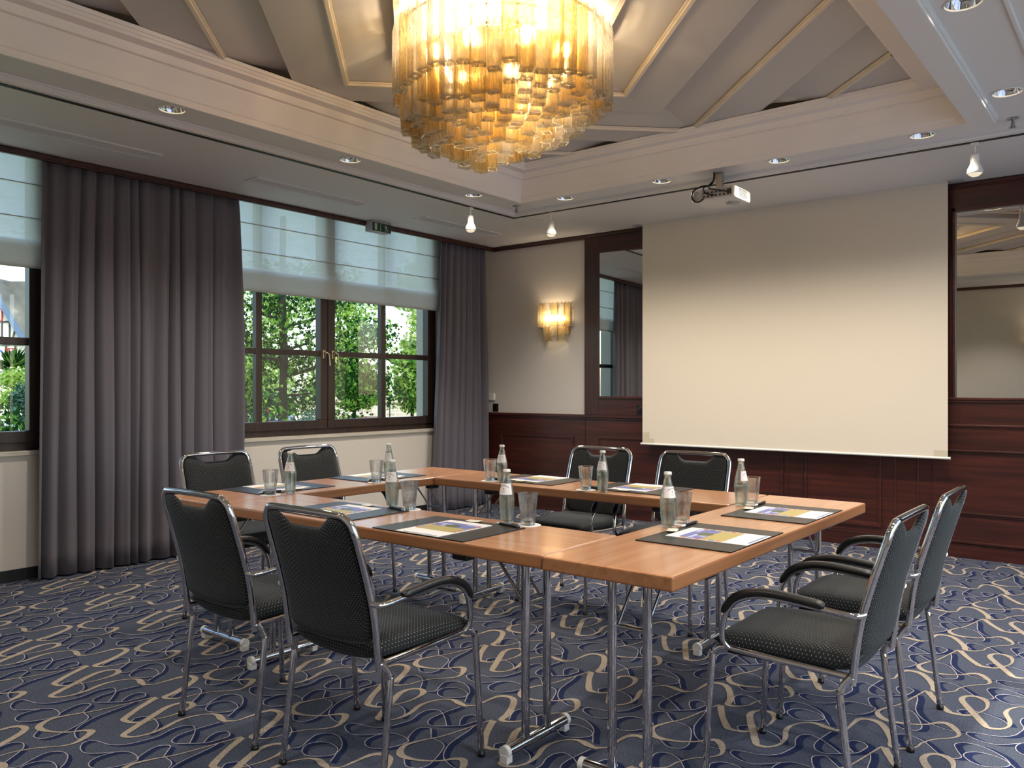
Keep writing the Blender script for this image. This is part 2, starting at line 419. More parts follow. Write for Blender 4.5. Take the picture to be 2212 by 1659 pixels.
silver = [
 [(1012,292),(1075,250),(1088,228),(1050,208),(980,208),(920,222),(888,248),(905,264),(970,268),(1050,260),(1105,235),(1130,205),(1125,180),(1080,168),(1010,175),(950,200),(890,228),(822,232),(812,215),(860,180),(888,155),(878,136),(830,133),(770,148),(700,182)],
 [(955,322),(860,345),(760,370),(680,395),(638,420),(655,436),(740,437),(850,432),(930,415),(985,400),(1000,382),(975,371),(920,378),(870,400),(830,430)],
 [(740,437),(775,395),(795,360),(780,340),(720,343),(640,365),(560,398),(470,420),(380,438),(300,445),(240,440),(205,430),(150,420),(95,435),(72,465),(95,487),(160,490),(260,484),(340,480),(390,492),(410,518),(370,538),(280,558),(190,570),(125,568),(103,550),(130,525),(200,500),(280,483)],
 [(565,508),(600,475),(622,452),(590,446),(530,455),(450,490),(400,520)],
 [(575,510),(605,535),(590,560),(520,600),(450,635),(380,665),(300,685),(245,680),(232,665),(262,630)],
 [(930,430),(850,465),(740,505),(640,545),(560,590),(520,625),(512,655),(530,685),(590,690)],
 [(415,318),(450,298),(520,292),(560,305),(577,335),(550,365),(500,387)],
]
def ribbon2d(pts, widths, off0=None, off1=None):
    n = len(pts); Lf = []; Rt = []
    for i in range(n):
        a = pts[max(i - 1, 0)]; b = pts[min(i + 1, n - 1)]; t = (b - a)
        t = t.normalized() if t.length > 1e-6 else Vector((1, 0)); nn = Vector((-t.y, t.x))
        if off0 is None: Lf.append(pts[i] + nn * widths[i]); Rt.append(pts[i] - nn * widths[i])
        else: Lf.append(pts[i] + nn * off0); Rt.append(pts[i] + nn * off1)
    return Lf, Rt
def shift_ribbon(pts, dv, w):      # dark navy pattern ribbon: swept between the line and its shifted twin
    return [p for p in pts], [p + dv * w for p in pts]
strips = []
sm = smoothpath([Vector((p.x, p.y, w)) for p, w in ptsw], 5)
strips.append((ribbon2d([Vector((p.x, p.y)) for p in sm], [max(p.z, .0028) for p in sm]), 4, 0.0017))
for s_ in silver:
    w2 = smoothpath([Vector((*W(p), 0)) for p in s_], 5)
    w2 = [Vector((p.x, p.y)) for p in w2]
    strips.append((ribbon2d(w2, [.0018] * len(w2)), 3, 0.0011))
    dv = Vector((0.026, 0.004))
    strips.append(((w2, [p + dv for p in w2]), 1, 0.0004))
allx = [p.x for st in strips for p in st[0][0]]; ally = [p.y for st in strips for p in st[0][0]]
for i in range(int((-.13 - max(allx)) / TX) - 1, int((XR - min(allx)) / TX) + 2):
    for j in range(int((YF - max(ally)) / TY) - 1, int((0 - min(ally)) / TY) + 2):
        o_ = Vector((i * TX, j * TY))
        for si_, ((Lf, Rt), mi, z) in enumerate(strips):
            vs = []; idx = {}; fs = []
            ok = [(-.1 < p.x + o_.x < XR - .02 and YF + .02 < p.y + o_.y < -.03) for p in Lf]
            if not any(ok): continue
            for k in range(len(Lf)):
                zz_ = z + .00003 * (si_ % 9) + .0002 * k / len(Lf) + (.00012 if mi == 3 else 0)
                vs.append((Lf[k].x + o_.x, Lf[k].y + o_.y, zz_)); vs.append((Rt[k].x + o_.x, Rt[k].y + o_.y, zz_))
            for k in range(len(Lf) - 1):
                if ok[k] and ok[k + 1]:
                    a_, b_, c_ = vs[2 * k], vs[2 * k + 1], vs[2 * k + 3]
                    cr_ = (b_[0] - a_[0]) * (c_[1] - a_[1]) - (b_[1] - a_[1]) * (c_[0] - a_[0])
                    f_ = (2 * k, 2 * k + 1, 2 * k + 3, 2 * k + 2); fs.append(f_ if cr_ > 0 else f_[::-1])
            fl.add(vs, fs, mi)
S(fl.build('floor', ['carpet_base', 'carpet_navy', 'carpet_edge', 'carpet_silver', 'carpet_beige']))

# ------------------------------------------------------------------ walls
ZC = 2.745; ZB = 2.78; ZE = 3.03; TOP = 3.4
WX = -0.13; TH = 0.32
win2 = (-3.55, -0.71); win1 = (-6.95, -4.415)
SILL = 0.835; WT = 2.93
wl = MB()
wl.box(WX - TH, YF - .3, -.3, WX, 0.3, SILL - .03)
wl.box(WX - TH, YF - .3, WT, WX, 0.3, TOP)
for a, b_ in ((YF - .3, win1[0]), (win1[1], win2[0]), (win2[1], 0.3)): wl.box(WX - TH, a, SILL - .03, WX, b_, WT)
wl.box(WX, YF, ZC + .002, WX + .03, 0, TOP)
S(wl.build('wall_left', ['plaster_wall']))
S(MB().box(WX - .0, YF, 0, WX + .015, win2[0], .075).box(WX, win2[0], 0, WX + .015, -.0, .075).build('baseboard_left', ['dark_skirting']))
wb = MB(); wb.box(WX, 0, -.3, XR + .3, 0.3, TOP)
S(wb.build('wall_back', ['wallpaper']))
S(MB().box(WX - TH, YF - .3, -.3, XR + .3, YF, TOP).build('wall_front', ['plaster_wall']))
win3 = (-6.8, -0.5); W3B, W3T = 0.25, 2.68
wr = MB(); wr.box(XR, YF, -.3, XR + .3, 0, W3B).box(XR, YF, W3T, XR + .3, 0, TOP).box(XR, YF, W3B, XR + .3, win3[0], W3T).box(XR, win3[1], W3B, XR + .3, 0, W3T)
S(wr.build('wall_right', ['plaster_wall']))

# wood batten below the ceiling all round
cr = MB()
cr.box(0.0, YF, 2.703, 0.03, -.03, ZC).box(0.0, YF, 2.712, 0.045, -.045, 2.738)
cr.box(0.0, -.03, 2.703, XR, 0, ZC).box(0.0, -.045, 2.712, XR, -.0, 2.738)
cr.box(0.0, YF, 2.703, XR, YF + .04, ZC)
cr.box(XR - .04, YF, 2.703, XR, 0, ZC)
S(cr.build('trim_1', ['mahogany_h'], bevel=.003))

# wainscot and wood panelling of the screen wall
t = .022
pn = MB()
def frame(mb, x0, z0, x1, z1, w, y0, y1, mi=0):     # picture-frame moulding on the y = 0 wall
    mb.box(x0, y0, z0, x1, y1, z0 + w, mi); mb.box(x0, y0, z1 - w, x1, y1, z1, mi)
    mb.box(x0, y0, z0 + w, x0 + w, y1, z1 - w, mi); mb.box(x1 - w, y0, z0 + w, x1, y1, z1 - w, mi)
pn.box(-.09, -t, 0, 4.40, 0, .955)                                    # dado board
pn.box(-.09, -.034, 0, 4.40, 0, .11)
pn.box(-.09, -.045, .955, 4.40, 0, .981)                              # dado cap
pn.box(-.09, -.034, .935, 4.40, 0, .955)
for a, b_, top in ((.12, 1.063, .765), (1.345, 3.17, .775), (3.344, 3.937, .80)):
    frame(pn, a, .16, b_, top, .022, -t - .012, -t)
    frame(pn, a + .022, .182, b_ - .022, top - .022, .012, -t - .005, -t)
for xx in (1.19, 3.20, 3.32, 4.03, 4.19): pn.box(xx, -t - .006, .11, xx + .012, 0, .935)
# upper panelling from 1.193 to the right, leaving the mirror fields
pn.box(1.193, -.03, .981, 1.355, 0, 2.703, 1)
pn.box(1.355, -.03, 2.56, 4.30, 0, 2.703)
pn.box(1.355, -.03, .981, 4.30, 0, 1.15)
pn.box(2.05, -.03, 1.15, 4.30, 0, 2.56)
frame(pn, 1.352, 1.138, 2.055, 2.572, .024, -.045, -.0)
# right hand part with horizontal rails
xr0 = 4.30
pn.box(xr0, -.03, 0, XR, 0, 1.15)
pn.box(xr0, -.03, 2.56, XR, 0, 2.703)
pn.box(xr0, -.03, 1.15, 4.435, 0, 2.56, 1)
pn.box(6.5, -.03, 1.15, XR, 0, 2.56)
for zt, h_, d in ((1.172, .018, .05), (1.15, .014, .042), (.976, .014, .05), (.790, .014, .05), (.336, .012, .048), (.322, .010, .042), (.128, .018, .052)):
    pn.box(xr0 + .1, -d, zt - h_, XR, 0, zt)
pn.box(xr0 + .1, -.04, 0, XR, 0, .105)
pn.box(4.432, -.045, 1.15, 4.452, 0, 2.56); pn.box(4.432, -.045, 2.532, 6.5, 0, 2.56)
S(pn.build('trim_2', ['mahogany_h', 'mahogany_v'], bevel=.0025))
mir_ = MB().box(-.335, -.005, 1.155, .335, .005, 2.555).build('wall_mirror', ['mirror_glass']); mir_.location = (1.705, -.022, 0); mir_.rotation_euler = (0, 0, R(2.35))
tag(mir_, 'tall wall mirror in dark wood frame left of the projection screen', 'mirror')
tag(MB().box(4.448, -.016, 1.17, 6.5, -.006, 2.54).build('wall_mirror', ['mirror_glass']), 'wide wall mirror in dark wood panelling right of the projection screen', 'mirror')

# ------------------------------------------------------------------ ceiling
ce = MB()
def ring(mb, r0, r1, mi=0, flip=False):   # rect (x0,y0,x1,y1,z) to rect
    a = [(r0[0], r0[1], r0[4]), (r0[2], r0[1], r0[4]), (r0[2], r0[3], r0[4]), (r0[0], r0[3], r0[4])]
    b = [(r1[0], r1[1], r1[4]), (r1[2], r1[1], r1[4]), (r1[2], r1[3], r1[4]), (r1[0], r1[3], r1[4])]
    mb.add(a + b, [(0, 1, 5, 4), (1, 2, 6, 5), (2, 3, 7, 6), (3, 0, 4, 7)], mi)
base = (WX, YF, XR, 0.0)
T_ = (1.155, -6.15, 6.3, -1.095)
def ins(r, d, z, dr=None): return (r[0] + d, r[1] + d, r[2] - (d if dr is None else dr), r[3] - d, z)
ring(ce, base + (ZC,), T_ + (ZC,))
seq = [T_ + (ZC,), ins(T_, .045, ZC), ins(T_, .045, ZC + .006), ins(T_, .052, ZC + .006), ins(T_, .056, ZC + .012), ins(T_, .056, ZB - .008), ins(T_, .064, ZB - .008), ins(T_, .066, ZB)]
for a, b_ in zip(seq[:-1], seq[1:]): ring(ce, a, b_)
# downlight soffit with the coffer opening and the bay to the right
C0 = (1.496, -5.78, 4.775, -1.434)
inner = seq[-1]
x0, y0, x1, y1, _ = inner
DLXY = [(1.368, -4.40), (1.360, -3.13), (1.352, -1.86), (1.86, -1.315), (2.73, -1.315), (3.615, -1.315), (4.50, -1.315), (5.012, -1.83), (5.022, -3.08)]
def soffit(xa, ya, xb, yb):
    hs_ = [h for h in DLXY if xa < h[0] < xb and ya < h[1] < yb]
    g = .088
    if not hs_: ce.quad((xa, ya, ZB), (xb, ya, ZB), (xb, yb, ZB), (xa, yb, ZB)); return
    h = hs_[0]
    if (xb - xa) > 2 * g + .3 or (yb - ya) > 2 * g + .3 or (xb - xa > 2 * g + .001) or (yb - ya > 2 * g + .001):
        if xb - xa > yb - ya:
            a, b = max(xa, h[0] - g), min(xb, h[0] + g)
            if a > xa: soffit(xa, ya, a, yb)
            if b < xb: soffit(b, ya, xb, yb)
            xa, xb = a, b
            if yb - ya > 2 * g + .001:
                soffit(xa, ya, xb, h[1] - g); soffit(xa, h[1] + g, xb, yb); ya, yb = h[1] - g, h[1] + g
        else:
            a, b = max(ya, h[1] - g), min(yb, h[1] + g)
            if a > ya: soffit(xa, ya, xb, a)
            if b < yb: soffit(xa, b, xb, yb)
            ya, yb = a, b
            if xb - xa > 2 * g + .001:
                soffit(xa, ya, h[0] - g, yb); soffit(h[0] + g, ya, xb, yb); xa, xb = h[0] - g, h[0] + g
    n = 32; out = []; inn = []
    for k in range(n):
        a = 2 * PI * (k + .5) / n; c_, s_ = math.cos(a), math.sin(a); m_ = g / max(abs(c_), abs(s_))
        out.append((h[0] + c_ * m_, h[1] + s_ * m_, ZB)); inn.append((h[0] + .066 * c_, h[1] + .066 * s_, ZB))
    ce.add(out + inn, [(k, (k + 1) % n, n + (k + 1) % n, n + k) for k in range(n)])
    for cx_, cy_ in ((1, 1), (-1, 1), (-1, -1), (1, -1)):
        q = sorted(range(n), key=lambda k: (out[k][0] - h[0] - cx_ * g) ** 2 + (out[k][1] - h[1] - cy_ * g) ** 2)[:2]
        ce.add([out[q[0]], out[q[1]], (h[0] + cx_ * g, h[1] + cy_ * g, ZB)], [(0, 1, 2)])
soffit(x0, y0, C0[0], y1)
soffit(C0[0], C0[3], C0[2] + .128, y1)
soffit(C0[0], y0, C0[2] + .128, C0[1])
soffit(C0[2] + .128, y0, x1, y1)
S(ce.build('ceiling', ['ceiling_paint']))
# beam on the right of the coffer
bm_ = MB(); bm_.box(4.775, C0[1], 2.737, 4.905, -1.434, 2.99); bm_.box(4.90, C0[1], 2.752, 4.915, -1.434, ZB + .01)
bm_.box(5.15, -6.0, ZB - .012, 5.17, -1.2, ZB + .01)
S(bm_.build('trim_3', ['ceiling_paint'], bevel=.004))
# frieze
fz = MB()
prof = [(-.012, ZB, 0), (-.012, ZB - .012, 0), (0.002, ZB - .012, 0), (.004, ZB + .002, 0), (.008, 2.80, 0), (.016, 2.805, 0), (.032, 2.86, 0), (.060, 2.925, 0), (.060, 2.934, 0), (.084, 2.936, 1), (.100, 2.975, 1), (.165, 2.978, 1), (.170, 2.992, 1), (.176, 2.995, 1), (.182, 3.008, 1), (.190, 3.010, 1), (.196, 3.028, 1)]
for (a, za, _), (b_, zb_, k) in zip(prof[:-1], prof[1:]):
    def rr_(d, z):
        return (C0[0] + d, C0[1] + d, C0[2] - (d * 1.35 if d > 0 else 0), C0[3] - d, z)
    # right side frieze stays close to the beam
    ring(fz, rr_(a, za), rr_(b_, zb_), 0)
S(fz.build('trim_4', ['frieze_paint']))
# pleated ceiling panels: concentric diamonds around the chandelier
CX, CY = 3.088, -3.622
R3 = (C0[0] + .165, C0[1] + .165, C0[2] - .22, C0[3] - .165)
hz = .055
bands = [(0, ZE, .73, ZE), (.73, ZE, .73, ZE + hz), (.73, ZE + hz, 1.18, ZE), (1.18, ZE, 1.62, ZE), (1.62, ZE, 1.62, ZE + hz), (1.62, ZE + hz, 2.07, ZE), (2.07, ZE, 2.52, ZE), (2.52, ZE, 2.52, ZE + hz), (2.52, ZE + hz, 2.96, ZE), (2.96, ZE, 3.42, ZE), (3.42, ZE, 3.42, ZE + hz), (3.42, ZE + hz, 3.87, ZE), (3.87, ZE, 4.4, ZE)]
def diamond_mesh(bd, rect):
    bm = bmesh.new()
    q = [(1, 0), (0, 1), (-1, 0), (0, -1)]
    for d0, z0, d1, z1 in bd:
        for k in range(4):
            a = q[k]; b_ = q[(k + 1) % 4]
            P = [(CX + a[0] * d0, CY + a[1] * d0, z0), (CX + a[0] * d1, CY + a[1] * d1, z1), (CX + b_[0] * d1, CY + b_[1] * d1, z1), (CX + b_[0] * d0, CY + b_[1] * d0, z0)]
            if d0 == 0: P = P[:3]
            bm.faces.new([bm.verts.new(p) for p in P])
    for co_, no in (((rect[0], 0, 0), (-1, 0, 0)), ((rect[2], 0, 0), (1, 0, 0)), ((0, rect[1], 0), (0, -1, 0)), ((0, rect[3], 0), (0, 1, 0))):
        bmesh.ops.bisect_plane(bm, geom=bm.verts[:] + bm.edges[:] + bm.faces[:], plane_co=co_, plane_no=no, clear_outer=True)
    return bm
def link_bm(bm, name, mat):
    me = bpy.data.meshes.new(name); bm.to_mesh(me); bm.free(); me.materials.append(M[mat])
    o = bpy.data.objects.new(name, me); COL.objects.link(o); return o
S(link_bm(diamond_mesh(bands, R3), 'ceiling_panels', 'panel_paint')); bpy.data.objects['ceiling_panels'].name = 'ceiling'
sb = []
for d in (1.18, 2.07, 2.96, 3.87):
    w, h_ = .02, .02
    prf = [(-w, 0), (-w, -.008), (-w * .55, -.010), (-w * .45, -h_), (w * .45, -h_), (w * .55, -.010), (w, -.008), (w, 0)]
    for (a, za), (b_, zb_) in zip(prf[:-1], prf[1:]): sb.append((d + a * 1.414, ZE + za, d + b_ * 1.414, ZE + zb_))
for d in (.73,):
    for a, za, b_, zb_ in ((-.02, 0, -.02, -.012), (-.02, -.012, 0.02, -.012), (.02, -.012, .02, .05)): sb.append((d + a, ZE + za, d + b_, ZE + zb_))
R3b = (C0[0] + .196, C0[1] + .196, C0[2] - .264, C0[3] - .196)
S(link_bm(diamond_mesh(sb, R3b), 'trim_5', 'strip_paint'))
# roof slab keeps the sky out
S(MB().box(WX - TH, YF - .3, TOP, XR + .3, .3, TOP + .1).build('trim_6', ['plaster_wall']))
# lighting rail (black slot)
rl = MB()
rl.box(T_[0] - .016, T_[1], ZC - .005, T_[0] + .010, T_[3], ZC + .004)
rl.box(T_[0] - .016, T_[3] - .010, ZC - .005, T_[2], T_[3] + .016, ZC + .004)
tag(rl.build('lighting_rail', ['black_rail']), 'black recessed lighting track running round the lower ceiling step', 'lighting track')

# ------------------------------------------------------------------ windows
def window(name, y0, y1, z0, z1, vbars, posts, hb=1.546):
    xf = -.17; dp = .075; fw = .125
    root = empty(name, (xf, (y0 + y1) / 2, z0)); S(root)
    cy = (y0 + y1) / 2
    def B(mb, a, b_, c, d, x0=-dp, x1=0): mb.box(x0, a - cy, b_ - z0, x1, c - cy, d - z0)
    f = MB(); B(f, y0, z0, y1, z0 + .055); B(f, y0, z1 - .06, y1, z1); B(f, y0, z0 + .055, y0 + .06, z1 - .06); B(f, y1 - .06, z0 + .055, y1, z1 - .06)
    fo = f.build('window_frame', ['dark_window_wood'], root, bevel=.004)
    edges = [y0 + .05] + posts + [y1 - .05]
    for i in range(len(edges) - 1):
        a, b_ = edges[i] + .004, edges[i + 1] - .004
        s = MB(); B(s, a, z0 + .05, b_, z0 + .125, -.06, .015); B(s, a, z1 - .125, b_, z1 - .05, -.06, .015)
        B(s, a, z0 + .125, a + .076, z1 - .125, -.06, .015); B(s, b_ - .076, z0 + .125, b_, z1 - .125, -.06, .015)
        B(s, a + .07, hb - .024, b_ - .07, hb + .024, -.05, .004)
        vb = (a + b_) / 2; B(s, vb - .028, z0 + .12, vb + .028, z1 - .12, -.05, .006)
        so = s.build('casement', ['dark_window_wood'], root, bevel=.004)
        g = MB(); B(g, a + .06, z0 + .11, b_ - .06, z1 - .11, -.03, -.026)
        g.build('pane', ['pane_glass'], so)
    return root, cy
w2, cy2 = window('window_1', win2[0], win2[1], SILL, WT, [], [(-2.10)])
w1, cy1 = window('window_2', win1[0], win1[1], SILL, WT, [], [(-5.72)])
for yy in (-2.145, -2.045):
    h_ = MB(); h_.box(.015, yy - .014 - cy2, 1.50 - SILL, .021, yy + .014 - cy2, 1.575 - SILL)
    h_.tube([(.02, yy - cy2, 1.555 - SILL), (.05, yy - cy2, 1.555 - SILL), (.053, yy + .025 - cy2, 1.54 - SILL), (.053, yy + .035 - cy2, 1.44 - SILL)], .009, 8)
    h_.build('window_handle', ['pale_brass'], w2, bevel=.002)
for nm, (a, b_) in (('window_sill', win2), ('window_sill', win1)):
    o = MB().box(-.47, a - .02, SILL - .03, -.10, b_ + .02, SILL).build('trim_sill', ['marble'], bevel=.003); S(o); o.name = 'trim_7'
# right wall window, out of view, enlarged to let more daylight in
root3 = empty('window_3', (XR + .1, (win3[0] + win3[1]) / 2, W3B)); S(root3)
f = MB(); hw = (win3[1] - win3[0]) / 2; hh = W3T - W3B
for k in range(5):
    yy = -hw + k * (2 * hw - .08) / 4; f.box(-.04, yy, 0, .04, yy + .08, hh)
f.box(-.04, -hw, 0, .04, hw, .08).box(-.04, -hw, hh - .08, .04, hw, hh)
f.build('window_frame', ['dark_window_wood'], root3)
MB().box(-.003, -hw, .05, .003, hw, hh - .05).build('pane', ['pane_glass'], root3)

# ------------------------------------------------------------------ blinds
def blind(y0, y1, label):
    x = -.108
    root = empty('roman_blind', (x, (y0 + y1) / 2, 2.0), 0, label, 'window blind', 'roman blinds in the windows')
    cy = (y0 + y1) / 2
    path = [(0, 2.743)]
    for zr in (2.567, 2.346): path += [(.004, zr + .03), (.001, zr + .004), (-.003, zr), (.001, zr - .004), (.003, zr - .03)]
    path += [(.012, 2.25), (.022, 2.19), (.028, 2.16), (.030, 2.12), (.029, 2.07), (.020, 2.035), (.006, 2.028)]
    def fn(u, v):
        k = v * (len(path) - 1); i = min(int(k), len(path) - 2); t_ = k - i
        a, b_ = path[i], path[i + 1]
        return (a[0] * (1 - t_) + b_[0] * t_, (y0 + (y1 - y0) * u) - cy, a[1] * (1 - t_) + b_[1] * t_ - 2.0)
    MB().grid(fn, 8, (len(path) - 1) * 2).build('blind_sheet', ['blind_cloth'], root)
    fo = MB()
    for dx, zb_, zt in ((.018, 2.022, 2.165), (.010, 2.024, 2.20), (.002, 2.026, 2.18)):
        fo.add([(dx, y0 - cy, zb_ - 2), (dx, y1 - cy, zb_ - 2), (dx - .004, y1 - cy, zt - 2), (dx - .004, y0 - cy, zt - 2)], [(0, 1, 2, 3)], 0)
    fo.build('folded_layers', ['blind_cloth'], root)
    rd = MB()
    for zr in (2.567, 2.346): rd.box(-.006, y0 - cy, zr - 2.003, .0, y1 - cy, zr - 1.997)
    rd.box(-.004, y0 - cy, .02, .016, y1 - cy, .032)
    rd.build('blind_rod', ['grey_plastic'], root)
blind(-3.53, -.70, 'pale translucent roman blind half lowered over the wide garden window')
blind(-6.9, -4.46, 'pale translucent roman blind at the left edge above the house view')

# ------------------------------------------------------------------ curtains
def curtain(y0t, y1t, y0b, y1b, zt, zb_, folds, amp, seed, label, x=-.035):
    r = random.Random(seed); n = folds * 14
    ws = []; 
    for k in range(folds): ws.append(r.uniform(.5, 1.5))
    tot = sum(ws); cum = [0]
    for w in ws: cum.append(cum[-1] + w / tot)
    am = [r.uniform(.45, 1.0) for _ in range(folds + 1)]; dr = [r.uniform(-1, 1) for _ in range(folds + 1)]
    def fn(u, v):
        k = min(int(np.searchsorted(cum, u, side='right')) - 1, folds - 1); k = max(k, 0)
        t_ = (u - cum[k]) / (cum[k + 1] - cum[k]); a_ = am[k] * (1 - t_) + am[k + 1] * t_
        z = zt + (zb_ - zt) * v
        ph = 2 * PI * t_
        f = min(1, .55 + v * 1.2)
        dd = (dr[k] * (1 - t_) + dr[k + 1] * t_) * .012 * math.sin(v * 5 + k)
        xx = x + amp * a_ * f * (math.cos(ph) * .8 + .2 * math.cos(2 * ph + k)) 
        ya = y0t + (y1t - y0t) * u; yb = y0b + (y1b - y0b) * u
        vv = v ** .8
        yy = ya * (1 - vv) + yb * vv + dd + .4 * amp * math.sin(ph) * f * .5
        return (min(xx, -.002 if v < .03 else .05), yy, z)
    o = MB().grid(fn, n, 18).build('curtain', ['curtain_cloth'], None, solid=.004)
    return tag(o, label, 'curtain', 'grey floor length curtains')
curtain(-4.525, -3.09, -4.56, -3.06, 2.742, .012, 13, .062, 3, 'wide gathered grey curtain hanging between the two windows', x=-.025)
curtain(-.80, -.13, -.93, -.10, 2.742, .012, 8, .055, 11, 'narrow grey curtain hanging in the corner beside the wall light', x=-.028)

# ------------------------------------------------------------------ chair
def make_chair():
    root = empty('armchair')
    up = [(-.215, -.214, .40), (-.215, -.232, .55), (-.215, -.255, .65), (-.214, -.294, .78), (-.212, -.306, .815), (-.205, -.313, .842), (-.185, -.319, .862), (-.155, -.322, .869), (0, -.323, .871)]
    left = smoothpath(up, 5); full = left + [Vector((-p.x, p.y, p.z)) for p in left[::-1][1:]]
    MB().tube(full, .0112, 12).build('back_frame', ['chrome'], root)
    for s in (-1, 1):
        b = MB(); pts = [(s * .224, -.214, .425), (s * .228, -.196, .40), (s * .232, -.186, .375), (s * .233, -.188, .345), (s * .237, -.2275, .012)]
        b.tube(smoothpath(pts, 4), .0108, 10)
        lg = b.build('leg', ['chrome'], root)
        MB().lathe([(0, 0), (.0135, 0), (.0135, .006), (.0115, .020), (0, .020)], 12, (s * .237, -.228, 0.0012)).build('foot_cap', ['black_plastic'], lg)
        b = MB(); pts = [(s * .222, .150, .438), (s * .226, .178, .434), (s * .229, .196, .415), (s * .230, .203, .385), (s * .237, .2245, .012)]
        b.tube(smoothpath(pts, 5), .0108, 10)
        lg = b.build('leg', ['chrome'], root)
        MB().lathe([(0, 0), (.0135, 0), (.0135, .006), (.0115, .020), (0, .020)], 12, (s * .237, .225, 0.0012)).build('foot_cap', ['black_plastic'], lg)
        MB().tube([(s * .215, -.216, .420), (s * .218, 0, .428), (s * .222, .152, .438)], .0108, 10).build('seat_rail', ['chrome'], root)
        pts = [(s * .218, -.250, .606), (s * .238, -.232, .602), (s * .246, -.195, .604), (s * .248, -.10, .613), (s * .248, .0, .620), (s * .247, .07, .612), (s * .246, .12, .588), (s * .244, .150, .548), (s * .241, .163, .50), (s * .237, .163, .46), (s * .228, .148, .438)]
        MB().tube(smoothpath(pts, 5), .0092, 10).build('arm_tube', ['chrome'], root)
        pts = [(s * .248, -.150, .618), (s * .248, -.10, .624), (s * .248, .0, .631), (s * .247, .07, .623), (s * .246, .125, .597), (s * .245, .160, .550)]
        sp = smoothpath(pts, 5); n = len(sp)
        MB().tube(sp, [.0185 * min(1, .55 + min(i, n - 1 - i) * .25) for i in range(n)], 12, ry=.72).build('arm_pad', ['arm_pad_rubber'], root)
    # seat cushion
    def halfw(t): return .205 + .012 * t
    def seat(u, v, top):
        a = (u - .5) * 2; b = v * 2 - 1
        y = -.222 + .432 * v; hw = .212 + .010 * v
        e = (1 - abs(a) ** 4.5) * (1 - abs(b) ** 6)
        e = max(e, 0) ** .5
        # plan corners rounded
        rx = 1 - .07 * abs(b) ** 8
        if top: z = .448 + e * (.052 - .012 * (1 - a * a) * (1 - (b * .9) ** 2) - .016 * max(0, b) ** 2)
        else: z = .448 - e * (.030 + .030 * (1 - a * a) * max(0, -b) ** 1.2)
        return (a * hw * rx, y, z)
    mb = MB()
    mb.grid(lambda u, v: seat(u, v, True), 22, 22, 0, lambda u, v: (u * .42, v * .43))
    mb.grid(lambda u, v: seat(u, v, False), 22, 22, 0, lambda u, v: (u * .42, v * .43), flip=True)
    mb.build('seat', ['dotted_fabric'], root, weld=True)
    MB().box(-.195, -.15, .408, .195, .17, .420).build('seat_board', ['black_plastic'], root, bevel=.006)
    # backrest cushion
    def by(z):
        pts = [(.42, -.216), (.55, -.232), (.65, -.255), (.80, -.30), (.871, -.323)]
        for (a, ya), (b, yb) in zip(pts[:-1], pts[1:]):
            if z <= b: return ya + (yb - ya) * (z - a) / (b - a)
        return pts[-1][1]
    def back(u, v, front):
        a = (u - .5) * 2
        x = a * .202
        ax = abs(x)
        s_ = min(1, max(0, (ax - .060) / .075)); s_ = s_ * s_ * (3 - 2 * s_)
        zt = .862 - .037 * (1 - s_) - (0 if ax < .17 else (ax - .17) ** 2 * 14)
        zb_ = .462 + .018 * a * a + (0 if ax < .165 else (ax - .165) ** 2 * 16)
        z = zb_ + (zt - zb_) * v
        e = max(0, (1 - abs(a) ** 7) * (1 - abs(2 * v - 1) ** 9)) ** .5
        y = by(z) - .014 * (1 - a * a) + (.017 if front else -.013) * e
        return (x, y, z)
    mb = MB()
    mb.grid(lambda u, v: back(u, v, True), 30, 30, 0, lambda u, v: (u * .41, v * .39), flip=True)
    mb.grid(lambda u, v: back(u, v, False), 30, 30, 0, lambda u, v: (u * .41, v * .39))
    mb.build('backrest', ['dotted_fabric'], root, weld=True)
    return root
ch = make_chair()
spots = [((3.613, -4.893), 0, 'black dotted armchair in front of the long table, nearest the viewer'),
         ((2.975, -4.888), 0, 'black dotted armchair left of the nearest one, its back to the viewer'),
         ((1.755, -4.18), -90, 'black dotted armchair facing right beside the wide curtain'),
         ((1.760, -3.545), -90, 'black dotted armchair facing right below the marble window sill'),
         ((2.935, -2.785), 180, 'black dotted armchair facing the viewer on the far side, left of the pair'),
         ((3.560, -2.785), 180, 'black dotted armchair facing the viewer directly below the projection screen'),
         ((4.745, -4.135), 90, 'black dotted armchair at the right table, the nearer of the two in profile'),
         ((4.745, -3.495), 90, 'black dotted armchair at the right table, the farther of the two in profile')]
for i, (p_, a, lb) in enumerate(spots): place(ch, i > 0, (p_[0], p_[1], 0), R(a), lb, 'chair', 'armchairs around the conference tables')

